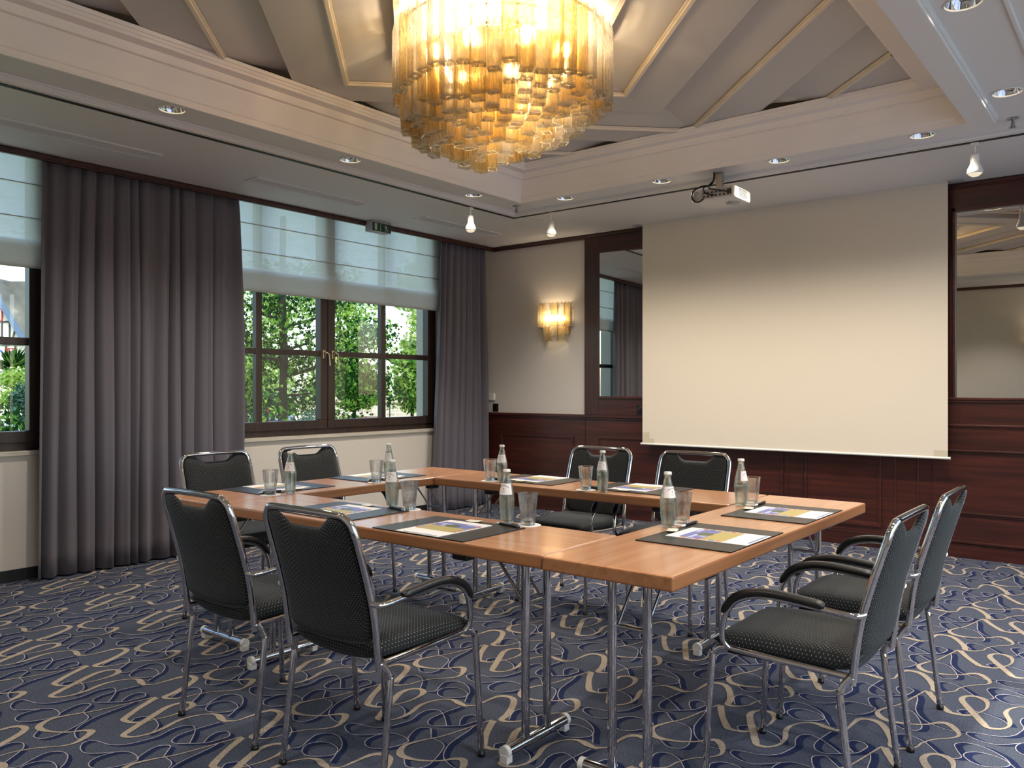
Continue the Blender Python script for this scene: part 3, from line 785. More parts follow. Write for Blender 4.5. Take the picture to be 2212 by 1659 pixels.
# ------------------------------------------------------------------ tables
def make_table(Lx, cx, cy, rz, label, fx):
    root = empty('folding_table', (cx, cy, 0), R(rz), label, 'table', 'conference tables set in a square')
    hx = Lx / 2 - .002; hy = .2255
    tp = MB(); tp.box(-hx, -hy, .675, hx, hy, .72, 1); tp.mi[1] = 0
    o = tp.build('tabletop', ['beech', 'beech_side_shade'], root, bevel=.007, bseg=3)
    for s in (-1, 1):
        x = s * fx
        ft = MB(); ft.tube([(x, -.165, .038), (x, .165, .038)], .0195, 16)
        fo = ft.build('foot', ['chrome'], root)
        for t_ in (-1, 1):
            MB().tube([(x, t_ * .163, .038), (x, t_ * .180, .038)], .0215, 16).box(x - .017, t_ * .165 - .017, .0015, x + .017, t_ * .165 + .012, .03).build('end_cap', ['white_plastic'], fo, bevel=.003)
            MB().tube([(x, t_ * .062, .050), (x, t_ * .062, .675)], .0150, 16).build('leg', ['chrome'], root)
        br = MB()
        for t_ in (-1, 1): br.tube([(x - s * .012, t_ * .050, .50), (x - s * .16, t_ * .050, .672)], .0055, 8)
        br.tube([(x - s * .010, -.055, .50), (x - s * .010, .055, .50)], .006, 8)
        br.build('brace', ['brushed_steel'], root)
        MB().box(x - s * .20 - .035, -.18, .645, x - s * .20 + .035, -.13, .676).box(x - s * .20 - .035, .13, .645, x - s * .20 + .035, .18, .676).build('latch', ['black_plastic'], root, bevel=.008)
        MB().box(x - .03, -.10, .668, x + .03, .10, .676).build('leg_bracket', ['brushed_steel'], root)
    return root
make_table(1.823, 3.2275, -4.489, 0, 'orange beech folding table of the front row nearest the viewer', .72)
make_table(1.823, 3.2275, -3.089, 0, 'orange beech folding table of the back row before the projection screen', .73)
make_table(1.865, 4.3665, -3.7915, 90, 'orange beech folding table on the right side of the square', .78)
make_table(1.865, 2.0905, -3.7915, 90, 'orange beech folding table on the left side toward the windows', .74)

# ------------------------------------------------------------------ table settings
TT = .72
pads = [((3.577, -4.537), 0, 'on the front table, right hand place'), ((2.937, -4.505), 0, 'on the front table, left hand place'),
        ((4.412, -4.092), 90, 'on the right table, nearer place'), ((4.412, -3.403), 90, 'on the right table, farther place'),
        ((2.872, -3.055), 180, 'on the back table, left hand place'), ((3.530, -3.052), 180, 'on the back table, right hand place'),
        ((2.052, -4.188), -90, 'on the left table, nearer place'), ((2.050, -3.505), -90, 'on the left table, farther place')]
pad = empty('desk_pad')
MB().box(-.226, -.172, 0, .226, .172, .0045).build('leather_board', ['pad_leather'], pad, bevel=.001)
ed = MB()
for a in ((-.2262, -.1722, .226, -.1712), (-.2262, .1712, .2262, .1722), (-.2262, -.172, -.2252, .172), (.2252, -.172, .2262, .172)): ed.box(a[0], a[1], .0002, a[2], a[3], .0032)
ed.build('board_edge', ['pad_edge'], pad)
bro = empty('brochure')
pg = MB().box(-.105, -.148, 0, .105, .148, .002); pg.build('page', ['paper'], bro)
pp = MB(); z = .0023
def rq(x0, y0, x1, y1, mi, zz=z): pp.quad((x0, y0, zz), (x1, y0, zz), (x1, y1, zz), (x0, y1, zz), mi)
rq(-.088, -.060, .088, .022, 3); rq(-.088, .022, .088, .105, 0)
rq(-.05, .028, .02, .05, 1, z + .0001); rq(-.088, .06, -.02, .075, 1, z + .0001); rq(.03, .085, .088, .10, 1, z + .0001)
pp.add([(.0 + .034 * math.cos(a * PI / 10), .045 + .026 * math.sin(a * PI / 10), z + .0002) for a in range(20)], [tuple(range(20))], 2)
for k in range(6):
    y = -.055 + k * .026; rq(.088, y, .100, y + .022, [5, 4, 0, 5, 2, 4][k]); rq(-.100, y, -.088, y + .022, [4, 0, 5, 4, 0, 5][k])
pp.build('printed_picture', ['print_blue', 'print_cloud', 'print_green', 'print_yellow', 'print_red', 'print_orange'], bro)
MB().box(-.07, -.142, .0021, .095, -.136, .0023).build('printed_line', ['label_blue'], bro)
pen = empty('ballpoint_pen')
MB().tube([(-.045, 0, .0055), (.050, 0, .0055)], .0055, 12).build('barrel', ['black_plastic'], pen)
MB().tube([(-.072, 0, .0045), (-.062, 0, .005), (-.045, 0, .0055)], [.001, .0032, .0053], 12).build('tip', ['white_lacquer'], pen)
MB().tube([(.050, 0, .0055), (.064, 0, .0055), (.072, 0, .0055)], [.0048, .0045, .003], 12).box(.02, -.0015, .011, .062, .0015, .0135).build('clip', ['chrome'], pen)
sa = MB()
def sfn(u, v, s):
    a = u * 2 - 1; b = v * 2 - 1; e = max(0, (1 - a ** 4) * (1 - b ** 4))
    return (a * .030 + .002 * math.sin(v * 9), b * .019, .004 + s * .0035 * e + .0015 * a * a)
sa.grid(lambda u, v: sfn(u, v, 1), 10, 8); sa.grid(lambda u, v: sfn(u, v, -1), 10, 8, flip=True)
sachet = sa.build('sweet_sachet', ['sachet_paper'])
def loc2(c, a, r_, f_):
    a = R(a); return (c[0] + r_ * math.cos(a) - f_ * math.sin(a), c[1] + r_ * math.sin(a) + f_ * math.cos(a))
for i, (c, a, w_) in enumerate(pads):
    place(pad, i > 0, (c[0], c[1], TT), R(a), 'dark brown leather desk pad lying ' + w_, 'desk pad', 'desk pads at the eight places')
    q_ = loc2(c, a, 0.002, -.024)
    place(bro, i > 0, (q_[0], q_[1], TT + .0046), R(a + (0, 1, 0, 0, -2, 1, 0, -1)[i]), 'white brochure with blue and yellow picture, ' + w_, 'brochure', 'brochures on the desk pads')
    q_ = loc2(c, a, .155, .158)
    place(pen, i > 0, (q_[0], q_[1], TT + .0046), R(a + (-10, -12, 2, 3, -6, 4, -8, -5)[i] + (180 if a == 90 and 0 else 0)), 'black and silver ballpoint pen lying ' + w_, 'pen', 'pens on the desk pads')
    q_ = loc2(c, a, -.005, .147)
    place(sachet, i > 0, (q_[0], q_[1], TT + .0046), R(a + (8, -6, 20, 14, -10, 5, 12, -8)[i]), 'small cream wrapped sweet above the brochure ' + w_, 'sweet', 'wrapped sweets on the desk pads')

# bottle
bot = empty('water_bottle')
bp = [(.0, .0), (.0205, .0), (.0235, .004), (.0245, .012), (.0280, .045), (.0298, .075), (.0302, .094), (.0308, .096), (.0302, .098), (.0285, .112), (.0245, .132), (.020, .152), (.0160, .170), (.0130, .183), (.0122, .192), (.0137, .193), (.0137, .199), (.0118, .200)]
ip = [(.0100, .200), (.0103, .185), (.0138, .170), (.0178, .152), (.0222, .132), (.0262, .112), (.0278, .096), (.0274, .075), (.0256, .045), (.0222, .014), (.019, .009), (.0, .007)]
MB().lathe(bp + ip, 28).build('bottle_body', ['bottle_glass'], bot)
wp = [(0, .0078), (.0186, .0098), (.0216, .0148), (.0250, .045), (.0268, .075), (.0273, .096), (.0257, .112), (.0217, .132), (.0173, .152), (.0146, .164), (0, .164)]
MB().lathe(wp, 28).build('bottle_water', ['water'], bot)
MB().lathe([(0, .2075), (.0125, .2075), (.0142, .2060), (.0146, .2000), (.0150, .1965), (.0135, .1965)], 24).build('crown_cap', ['white_lacquer'], bot)
def brad(z_):
    for (a, za), (b, zb_) in zip(bp[1:-1], bp[2:]):
        if za <= z_ <= zb_ and zb_ > za: return a + (b - a) * (z_ - za) / (zb_ - za)
    return .02
lb = MB()
zs = [.112, .118, .124, .132, .140, .147, .152]
def lf(u, v):
    z_ = .112 + .042 * v; a = R(-75 + 150 * u); r_ = brad(z_) + .0006
    return (r_ * math.sin(a), -r_ * math.cos(a), z_)
lb.grid(lf, 16, 8)
lo = lb.build('bottle_label', ['label_paper'], bot)
def wrap_text(txt, size, zc, mat, parent, arc=0.0):
    cu = bpy.data.curves.new('t', 'FONT'); cu.body = txt; cu.size = size; cu.align_x = 'CENTER'; cu.align_y = 'CENTER'; cu.resolution_u = 2
    ob = bpy.data.objects.new('t', cu); COL.objects.link(ob)
    dg = bpy.context.evaluated_depsgraph_get(); me = bpy.data.meshes.new_from_object(ob.evaluated_get(dg))
    bpy.data.objects.remove(ob)
    for v in me.vertices:
        x, y = v.co.x, v.co.y; z_ = zc + y + arc * x * x * -40; r_ = brad(z_) + .0010; a = x / r_
        v.co = (r_ * math.sin(a), -r_ * math.cos(a), z_)
    me.materials.append(M[mat]); me.name = 'label_writing'
    o = bpy.data.objects.new('label_writing', me); COL.objects.link(o); o.parent = parent; return o
wrap_text('GEROLSTEINER', .0062, .146, 'label_blue', lo, .5)
wrap_text('MEDIUM', .0035, .124, 'label_blue', lo)
em = MB().lathe([(0, 0), (.0032, 0)], 14)
def emfn(p):
    x, y = p[0], p[1]; z_ = .134 + y; r_ = brad(z_) + .0010; a = x / r_; return (r_ * math.sin(a), -r_ * math.cos(a), z_)
em.v = [emfn(p) for p in em.v]; em.build('label_emblem', ['label_red'], lo)
# tumbler
gp = [(0, 0), (.0255, 0), (.0270, .002), (.0285, .03), (.0335, .075), (.0385, .1185), (.0390, .120), (.0385, .1205), (.0375, .1195), (.0322, .075), (.0270, .032), (.0255, .018), (.022, .0155), (0, .0150)]
glass = MB().lathe(gp, 32).build('drinking_glass', ['tumbler_glass'])
coast = MB().lathe([(0, 0), (.049, 0), (.050, .0006), (.050, .0014), (.049, .0018), (0, .0018)], 32).build('coaster', ['paper'])
BG = [((3.669, -4.308), 10, (3.763, -4.297), 'on the front table, right hand place'), ((3.011, -4.291), 20, (3.129, -4.302), 'on the front table, left hand place'),
      ((4.199, -4.006), 70, (4.205, -3.902), 'on the right table, nearer place'), ((4.186, -3.299), 95, (4.206, -3.226), 'on the right table, farther place'),
      ((2.799, -3.273), 15, (2.697, -3.255), 'on the back table, left hand place'), ((3.454, -3.279), 0, (3.346, -3.268), 'on the back table, right hand place'),
      ((2.270, -4.280), 30, (2.244, -4.377), 'on the left table, nearer place'), ((2.235, -3.590), 10, (2.254, -3.700), 'on the left table, farther place')]
for i, (b_, a, g_, w_) in enumerate(BG):
    place(bot, i > 0, (b_[0], b_[1], TT + .0005), R(a), 'small clear mineral water bottle standing ' + w_, 'bottle', 'mineral water bottles on the tables')
    place(coast, i > 0, (g_[0], g_[1], TT + .0003), 0, 'round white paper coaster under the glass ' + w_, 'coaster', 'paper coasters')
    place(glass, i > 0, (g_[0], g_[1], TT + .0023), 0, 'empty clear tumbler on a paper coaster ' + w_, 'glass', 'tumblers on the tables')

# ------------------------------------------------------------------ projection screen
ps = empty('projection_screen', (3.155, -.12, .735), 0, 'large cream projection screen hanging from the ceiling before the panelling', 'projection screen')
MB().box(-1.262, -.0015, .0, 1.262, .0015, 2.0095).build('screen_sheet', ['screen_fabric'], ps)
MB().tube([(-1.280, 0, -.006), (1.280, 0, -.006)], .010, 12).build('weight_bar', ['white_lacquer'], ps)
MB().prism([(-1.262, 0), (-1.14, 0), (-1.14, .045), (-1.19, .045), (-1.19, .10), (-1.262, .10)], .0016, .0026).xform(Matrix.Rotation(R(90), 4, 'X')).build('tape_patch', ['tape'], ps)
MB().box(1.17, -.0026, .0, 1.262, -.0016, .05).build('tape_patch', ['tape'], ps)
for a_, b_ in ((-1.345, -1.268), (1.268, 1.36)): MB().box(a_, -.05, 2.000, b_, .05, 2.0095).box(a_ + .01, -.03, 1.997, b_ - .01, -.01, 2.0).build('ceiling_bracket', ['grey_plastic'], ps, bevel=.002)

# ------------------------------------------------------------------ projector
pj = empty('ceiling_projector', (3.17, -1.27, 2.555), 0, 'white video projector hanging upside down below the ceiling step', 'projector')
def rbox(x0, y0, z0, x1, y1, z1): return MB().box(x0, y0, z0, x1, y1, z1)
rbox(-.155, -.135, 0, .175, .135, .088).build('projector_body', ['white_plastic'], pj, bevel=.018, bseg=4)
c_ = MB(); c_.box(-.08, -.1365, .018, .150, -.134, .078); c_.build('connector_panel', ['grey_plastic'], pj)
d_ = MB()
for k in range(14): d_.box(-.065 + (k % 7) * .030, -.139, .028 + (k // 7) * .024, -.050 + (k % 7) * .030, -.136, .038 + (k // 7) * .024)
d_.box(.115, -.142, .03, .145, -.136, .065)
d_.build('socket_row', ['black_plastic'], pj)
MB().lathe([(0, 0), (.030, 0), (.032, .004), (.030, .006), (0, .006)], 24, (-.115, -.140, .045), axis='y').build('speaker_cover', ['grey_plastic'], pj)
g_ = MB()
for a in range(7):
    for b in range(7): g_.box(.1745, -.07 + a * .018, .018 + b * .0085, .177, -.060 + a * .018, .0225 + b * .0085)
g_.build('side_grille', ['black_plastic'], pj)
MB().lathe([(.05, .0), (.045, -.006), (0, -.007)], 24, (.09, .02, .0)).box(.075, -.03, -.012, .105, -.008, -.002).build('ceiling_window', ['grey_plastic', 'black_plastic'], pj)
MB().box(-.022, -.022, .09, .022, .022, .225).box(-.06, -.06, .088, .06, .06, .10).box(-.10, -.09, .092, .13, -.08, .098).build('mount_bracket', ['brushed_steel'], pj, bevel=.002)
cb_ = MB()
cb_.tube(smoothpath([(-.03, -.03, .222), (-.035, -.03, .17), (-.05, -.05, .13), (-.09, -.10, .12), (-.135, -.15, .08), (-.13, -.17, .02), (-.09, -.165, -.005), (-.06, -.14, .02)], 5), .006, 8)
cb_.tube(smoothpath([(-.028, -.03, .222), (-.03, -.035, .17), (-.06, -.06, .13), (-.07, -.12, .10), (-.03, -.17, .05), (.02, -.14, .035)], 5), .005, 8)
cb_.tube(smoothpath([(-.025, -.03, .222), (-.028, -.035, .17), (-.05, -.06, .135), (-.02, -.13, .09), (.06, -.165, .06), (.125, -.14, .045)], 5), .005, 8)
cb_.build('cable', ['black_plastic'], pj)

# ------------------------------------------------------------------ small ceiling things
def make_track():
    r_ = empty('track_spotlight')
    MB().box(-.022, -.012, -.02, .022, .012, 0).build('rail_adapter', ['white_lacquer'], r_, bevel=.002)
    MB().tube([(0, 0, -.018), (0, 0, -.075)], .006, 10).build('stem', ['white_lacquer'], r_)
    MB().lathe([(0, -.066), (.018, -.068), (.024, -.080), (.026, -.120), (.028, -.135), (.040, -.158), (.045, -.178), (.0445, -.190), (.041, -.190), (.040, -.176), (.026, -.145), (0, -.14)], 24).build('lamp_shade', ['white_lacquer'], r_)
    MB().lathe([(.039, -.182), (.034, -.196), (.020, -.206), (0, -.209)], 20).build('reflector_bulb', ['spot_glow'], r_)
    return r_
tk = make_track()
for i, (x, y, lbl) in enumerate([(1.148, -1.665, 'white track spotlight over the corner, left of the pair'), (1.555, -1.088, 'white track spotlight above the wall light, right of the pair'), (4.745, -1.088, 'white track spotlight right of the projection screen top')]):
    place(tk, i > 0, (x, y, ZC - .004), 0 if i else R(90), lbl, 'spotlight', 'white track spotlights')
def make_down():
    r_ = empty('recessed_downlight')
    MB().lathe([(.074, 0), (.074, -.004), (.069, -.006), (.067, -.003), (.066, .002)], 32).build('trim_ring', ['white_lacquer'], r_)
    MB().lathe([(.066, .002), (.062, .018), (.052, .038), (.040, .050), (.036, .051)], 28).build('reflector', ['chrome'], r_)
    MB().lathe([(0, .046), (.041, .046)], 20).build('lamp_disc', ['lamp_glow'], r_)
    return r_
dn = make_down()
DL = [(1.368, -4.40, 'leftmost round downlight in the ceiling edge along the windows'), (1.360, -3.13, 'middle round downlight in the ceiling edge along the windows'), (1.352, -1.86, 'round downlight in the ceiling edge above the left track spotlight'),
      (1.86, -1.315, 'round downlight above the right hand corner track spotlight'), (2.73, -1.315, 'round downlight just left of the projector'), (3.615, -1.315, 'round downlight just right of the projector'), (4.50, -1.315, 'round downlight at the far right before the cross beam'),
      (5.012, -1.83, 'round lit downlight beyond the beam near the sprinkler'), (5.022, -3.08, 'large lit downlight at the top right edge of the picture')]
for k, (x, y, lbl) in enumerate(DL):
    place(dn, k > 0, (x, y, ZB - .0005), 0, lbl, 'downlight', 'recessed downlights')
# the reflector sits in the ceiling: small dark can above
def make_spk(r_=None):
    MB_ = MB(); MB_.lathe([(0, -.004), (.030, -.004), (.034, 0)], 18).lathe([(.008, -.004), (.008, -.03), (.012, -.034), (.012, -.05)], 10)
    for k in range(10):
        a = k * PI / 5; MB_.box(-.001, .006, -.054, .001, .022, -.052, 0)
        st = len(MB_.v) - 8; MB_.xform(Matrix.Rotation(a, 4, 'Z'), st)
    return MB_.build('sprinkler_head', ['brushed_steel'])
sp_ = make_spk(); place(sp_, False, (1.372, -1.335, ZB), 0, 'small metal ceiling sprinkler at the corner of the coffer', 'sprinkler', 'ceiling sprinklers')
place(sp_, True, (4.975, -1.33, ZB), 0, 'small metal ceiling sprinkler beside the beam at the right', 'sprinkler', 'ceiling sprinklers')
def make_vent():
    r_ = empty('air_vent')
    f = MB(); f.box(-.085, -.53, -.008, .085, -.51, .002).box(-.085, .51, -.008, .085, .53, .002).box(-.085, -.51, -.008, -.06, .51, .002).box(.06, -.51, -.008, .085, .51, .002)
    f.build('vent_frame', ['ceiling_paint'], r_, bevel=.003)
    s = MB()
    for k in range(5): s.box(-.052 + k * .024, -.51, -.006, -.044 + k * .024, .51, .001)
    s.box(-.06, -.006, -.0065, .06, .006, .001)
    s.build('vent_slats', ['ceiling_paint'], r_)
    MB().box(-.06, -.51, -.0015, .06, .51, -.0005).build('vent_duct', ['vent_dark'], r_)
    return r_
vt = make_vent()
for k, (y, lbl) in enumerate([(-4.57, 'white linear air vent in the ceiling above the wide curtain'), (-2.81, 'white linear air vent in the ceiling above the garden window'), (-1.11, 'white linear air vent in the ceiling nearest the corner')]):
    place(vt, k > 0, (.525, y, ZC), 0, lbl, 'air vent', 'linear ceiling vents')
tag(MB().lathe([(0, -.003), (.085, -.003), (.092, -.005), (.096, 0)], 32, (1.25, -.93, ZC)).build('ceiling_speaker', ['ceiling_paint']), 'round flush ceiling speaker near the corner', 'ceiling speaker')
# exit sign
ex = empty('exit_sign', (.12, -1.715, 2.65), 0, 'green emergency exit sign with running figure hanging at the window edge', 'exit sign')
MB().box(-.09, -.115, 0, 0, .115, .092).build('sign_housing', ['grey_plastic'], ex, bevel=.002)
MB().box(0, -.110, .004, .0015, .112, .078).build('sign_face', ['exit_green'], ex)
sg = MB()
def fig(pts, w=.004): sg.tube([(.003, y, z) for y, z in pts], w, 6)
sg.box(.0015, -.085, .012, .003, -.055, .070)
sg.box(.0015, -.018, .014, .003, -.013, .068); sg.add([(.0028, -.024, .022), (.0028, -.007, .022), (.0028, -.0155, .010)], [(0, 1, 2)])
sg.lathe([(0, 0), (.0058, 0)], 12, (.003, .042, .064), axis='x')
fig([(.046, .054), (.054, .038)], .0048); fig([(.046, .054), (.036, .046), (.030, .040)], .003); fig([(.048, .054), (.062, .052), (.068, .042)], .003)
fig([(.054, .038), (.048, .026), (.040, .014), (.040, .008)], .0034); fig([(.054, .038), (.064, .028), (.066, .018), (.078, .014)], .0034)
sg.build('sign_symbols', ['exit_white'], ex)
# sockets by the corner
tag(MB().box(.005, -.012, .99, .075, 0, 1.075).box(.02, -.0145, 1.005, .06, -.011, 1.06).build('wall_socket', ['black_plastic'], bevel=.003), 'black wall socket on the wallpaper just above the dado corner', 'socket')
tag(MB().box(1.785, -.042, 1.00, 1.86, -.030, 1.085).lathe([(0, -.046), (.028, -.046), (.032, -.042)], 20, (1.822, 0, 1.042), axis='y').build('wall_socket', ['black_plastic'], bevel=.003), 'black socket in the wood rail under the tall mirror', 'socket')
tag(MB().box(-.07, -.03, 1.11, .035, 0, 1.185).build('thermostat', ['white_plastic'], bevel=.006), 'small white thermostat box beside the corner curtain', 'thermostat')

# ------------------------------------------------------------------ chandelier and wall light
def prism_tube(cx, cy, zt, zb_, w, d, ang, mb, mi=0, rim=1):
    c, s = math.cos(ang), math.sin(ang)
    def P(x, y, z): return (cx + x * c - y * s, cy + x * s + y * c, z)
    o = [(-w / 2, -d / 2), (w / 2, -d / 2), (w / 2, d / 2), (-w / 2, d / 2)]
    k = .006; i_ = [(x - math.copysign(k, x), y - math.copysign(k, y)) for x, y in o]
    vs = [P(x, y, zt) for x, y in o] + [P(x, y, zb_) for x, y in o]
    mb.add(vs, [(a, (a + 1) % 4, 4 + (a + 1) % 4, 4 + a) for a in range(4)], mi)
    vs = [P(x, y, zb_) for x, y in o] + [P(x, y, zb_) for x, y in i_] + [P(x, y, zb_ + .012) for x, y in i_]
    mb.add(vs, [(a, (a + 1) % 4, 4 + (a + 1) % 4, 4 + a) for a in range(4)] + [(4 + a, 4 + (a + 1) % 4, 8 + (a + 1) % 4, 8 + a) for a in range(4)], rim)
chd = empty('chandelier', (CX, CY, ZE), 0, 'large round chandelier of amber and clear glass prisms glowing at the top', 'chandelier')
cf = MB()
cf.lathe([(0, -.0), (.10, -.0), (.10, -.03), (0, -.03)], 24)
for r_, z in ((.50, -.05), (.36, -.05), (.22, -.08)):
    pts = [(r_ * math.cos(a * PI / 16), r_ * math.sin(a * PI / 16), z) for a in range(33)]; cf.tube(pts, .006, 6, cap=False)
for k in range(6):
    a = k * PI / 3; cf.tube([(0, 0, -.03), (.50 * math.cos(a), .50 * math.sin(a), -.05)], .006, 6)
cf.build('frame', ['brass'], chd)
tubes = []
# (radius, top z, bottom z) rings, offsets from the ceiling plane
viewang = math.atan2(CAMY - CY, CAMX - CX)
rings = [(.515, -.05, -.385, 46), (.475, -.22, -.465, 42), (.43, -.28, -.505, 38), (.385, -.33, -.535, 34), (.335, -.37, -.560, 29), (.285, -.40, -.585, 24), (.23, -.42, -.605, 19), (.175, -.45, -.625, 14), (.115, -.46, -.640, 9), (.05, -.48, -.655, 4)]
pr = random.Random(5)
for ri, (r_, zt, zb_, n) in enumerate(rings):
    for k in range(n):
        a = 2 * PI * (k + .5 * (ri % 2)) / n + pr.uniform(-.01, .01)
        x, y = r_ * math.cos(a), r_ * math.sin(a)
        # the lower edge winds down toward the left of the room
        wind = -.05 * math.cos(a - (viewang - PI / 2)) if ri > 0 else 0
        jz = pr.uniform(-.03, .03)
        face = math.cos(a - viewang) * r_ / .515
        tubes.append((face + .02 * ri, x, y, zt + pr.uniform(-.01, .01), zb_ + jz + wind, a + pr.uniform(-.35, .35), 'amber_prism' if pr.random() < .5 else 'clear_prism'))
tubes.sort(key=lambda t_: -t_[0])
for t_ in tubes[:100]:
    _, x, y, zt, zb_, a, mt = t_
    mb = MB(); prism_tube(x, y, zt, zb_, .062, .046, a + PI / 2, mb)
    mb.build('glass_prism', [mt, 'prism_rim'], chd)
mb = MB(); mats_ = ['amber_prism', 'clear_prism', 'prism_rim']
for t_ in tubes[100:]:
    _, x, y, zt, zb_, a, mt = t_
    prism_tube(x, y, zt, zb_, .062, .046, a + PI / 2, mb, mats_.index(mt), 2)
tag(mb.build('glass_prisms_behind', mats_, chd), kind='stuff')
for (r_, z, n) in ((.33, -.17, 8), (.24, -.31, 6), (.09, -.42, 3)):
    for k in range(n):
        a = 2 * PI * (k + .3) / n; x, y = r_ * math.cos(a), r_ * math.sin(a)
        s_ = MB(); s_.lathe([(0, z - .034), (.013, z - .030), (.021, z - .014), (.022, z), (.015, z + .018), (.009, z + .026), (0, z + .027)], 12, (x, y, 0))
        b_ = s_.build('light_bulb', ['bulb_glow'], chd)
        MB().tube([(x, y, z + .026), (x, y, z + .075)], .008, 8).build('bulb_socket', ['brass'], b_)
# sconce
scn = empty('wall_sconce', (.845, -.02, 1.70), 0, 'amber and clear glass wall light glowing on the wallpaper by the corner', 'wall light')
MB().box(-.16, 0, .08, .16, .018, .36).build('back_plate', ['brass'], scn)
fr_ = MB(); pts = [(.17 * math.cos(PI + a * PI / 12), .115 * math.sin(PI + a * PI / 12), .385) for a in range(13)]; fr_.tube(pts, .004, 6)
for a in range(13):
    p_ = pts[a]; fr_.tube([(p_[0], p_[1], .385), (p_[0] * 1.12, p_[1] * 1.12, .40)], .0025, 5)
fr_.build('sconce_frame', ['brass'], scn)
for k in range(9):
    a = PI + PI * (k + .1) / 8.2; mb = MB(); prism_tube(.185 * math.cos(a), .135 * math.sin(a) + .0, .385, .155, .056, .036, a + PI / 2, mb); mb.build('glass_prism', ['amber_prism' if k % 2 else 'clear_prism', 'prism_rim'], scn)
for k in range(6):
    a = PI + PI * (k + .4) / 5.8; mb = MB(); prism_tube(.125 * math.cos(a), .075 * math.sin(a), .22, .012 + .01 * (k % 2), .056, .036, a + PI / 2, mb); mb.build('glass_prism', ['clear_prism' if k % 2 else 'amber_prism', 'prism_rim'], scn)
for x in (-.06, .05):
    MB().lathe([(0, -.030), (.012, -.026), (.019, -.012), (.020, 0), (.014, .016), (.008, .024), (0, .025)], 12, (x, -.055, .245)).build('light_bulb', ['sconce_glow'], scn)

for (x_, y_, a_, lb_) in ((2.0, YF + .02, 180, 'added fill light behind the viewer, copy of the amber wall light, left'), (4.3, YF + .02, 180, 'added fill light behind the viewer, copy of the amber wall light, right')):  # sconce copies added on the unseen wall to brighten the room
    c_ = copy_tree(scn); c_.location = (x_, y_, 1.70); c_.rotation_euler = (0, 0, R(a_)); c_['label'] = lb_
# ------------------------------------------------------------------ garden, houses
GZ = -1.5
S(MB().box(-160, -90, GZ - .2, -.46, 120, GZ).box(-.46, .31, GZ - .2, 60, 120, GZ).build('ground', ['ground_grass']))
S(MB().box(XR + .31, -90, GZ - .2, 60, .31, GZ).build('ground', ['bounce_paving']))  # unseen pale ground, added to bounce daylight up to the ceiling
lr = random.Random(21)
def star(mb, c, size, mi, r_):
    # a lobed maple-like leaf
    d = Vector((r_.gauss(0, 1), r_.gauss(0, 1), r_.gauss(0, .8))).normalized(); u = d.orthogonal().normalized(); v = d.cross(u)
    a0 = r_.uniform(0, 6.28); pts = []
    for k in range(10):
        rad = size * ((1.0, .42, .85, .38, .6, .25, .6, .38, .85, .42)[k]); a = a0 + k * PI / 5
        pts.append(c + u * rad * math.cos(a) + v * rad * math.sin(a) + d * (.15 * size * (k % 2)))
    mb.add(pts, [tuple(range(10))], mi)
def blade(mb, c, size, mi, r_, asp=.45):
    d = Vector((r_.gauss(0, 1), r_.gauss(0, 1), r_.gauss(0, 1))).normalized(); u = d.orthogonal().normalized()
    u = Matrix.Rotation(r_.uniform(0, 6.28), 3, d) @ u; v = d.cross(u)
    mb.add([c - u * size, c + v * size * asp, c + u * size, c - v * size * asp], [(0, 1, 2, 3)], mi)
def crown(n, centres, size, weights, fn, seed, name, parent, mats, clear=False):
    r_ = random.Random(seed); mb = MB()
    for _ in range(n):
        c, rx, ry, rz_ = centres[r_.randrange(len(centres))]
        while True:
            p_ = Vector((r_.uniform(-1, 1), r_.uniform(-1, 1), r_.uniform(-1, 1)))
            if .25 < p_.length < 1: break
        q_ = Vector((c[0] + p_.x * rx, c[1] + p_.y * ry, c[2] + p_.z * rz_))
        if clear and abs(q_.x * math.cos(AZ) + q_.y * math.sin(AZ)) < .30 and q_.y * math.cos(AZ) - q_.x * math.sin(AZ) < 0 and q_.z < 4.1 and r_.random() < .88: continue
        fn(mb, q_, size * r_.uniform(.7, 1.3), r_.choices(range(len(mats)), weights)[0], r_)
    return mb.build(name, mats, parent)
# sweetgum tree seen through the main window
b0 = pix(610, 838, 25); b0.z = GZ
tree = empty('maple_tree', b0, 0, 'leafy green maple tree with dark trunk outside the main window', 'tree')
tk_ = MB()
tk_.tube(smoothpath([(0, 0, 0), (.03, 0, 1.4), (.0, .02, 2.6), (.06, .02, 3.9), (.0, 0, 5.2), (-.1, .1, 8)], 5), [.20] * 5 + [.15] * 5 + [.125] * 5 + [.12] * 5 + [.10] * 6, 10)
for (z, a, l, up_, rr0) in ((3.1, .5, 2.6, 1.0, .07), (3.6, 3.5, 2.2, .4, .05), (3.9, .9, 2.4, .9, .05), (4.1, 3.0, 2.4, .5, .045), (2.7, 3.4, 2.0, -.1, .04), (2.5, .3, 2.2, .3, .04), (4.6, .4, 2.8, 1.2, .05), (4.8, 3.8, 2.6, 1.3, .05), (1.6, .6, 1.6, .1, .03), (3.3, 2.2, 2.0, .7, .04), (3.4, 5.2, 2.0, .5, .04)):
    aa = a + AZ
    pts = [(0.02, 0, z), (l * .35 * math.cos(aa), l * .35 * math.sin(aa), z + up_ * .25), (l * .7 * math.cos(aa + .15), l * .7 * math.sin(aa + .15), z + up_ * .7), (l * math.cos(aa + .05), l * math.sin(aa + .05), z + up_)]
    sp2 = smoothpath(pts, 4); n_ = len(sp2); tk_.tube(sp2, [rr0 * (1 - .75 * i / (n_ - 1)) for i in range(n_)], 6)
tk_.build('trunk', ['shaded_bark'], tree)
cs = []
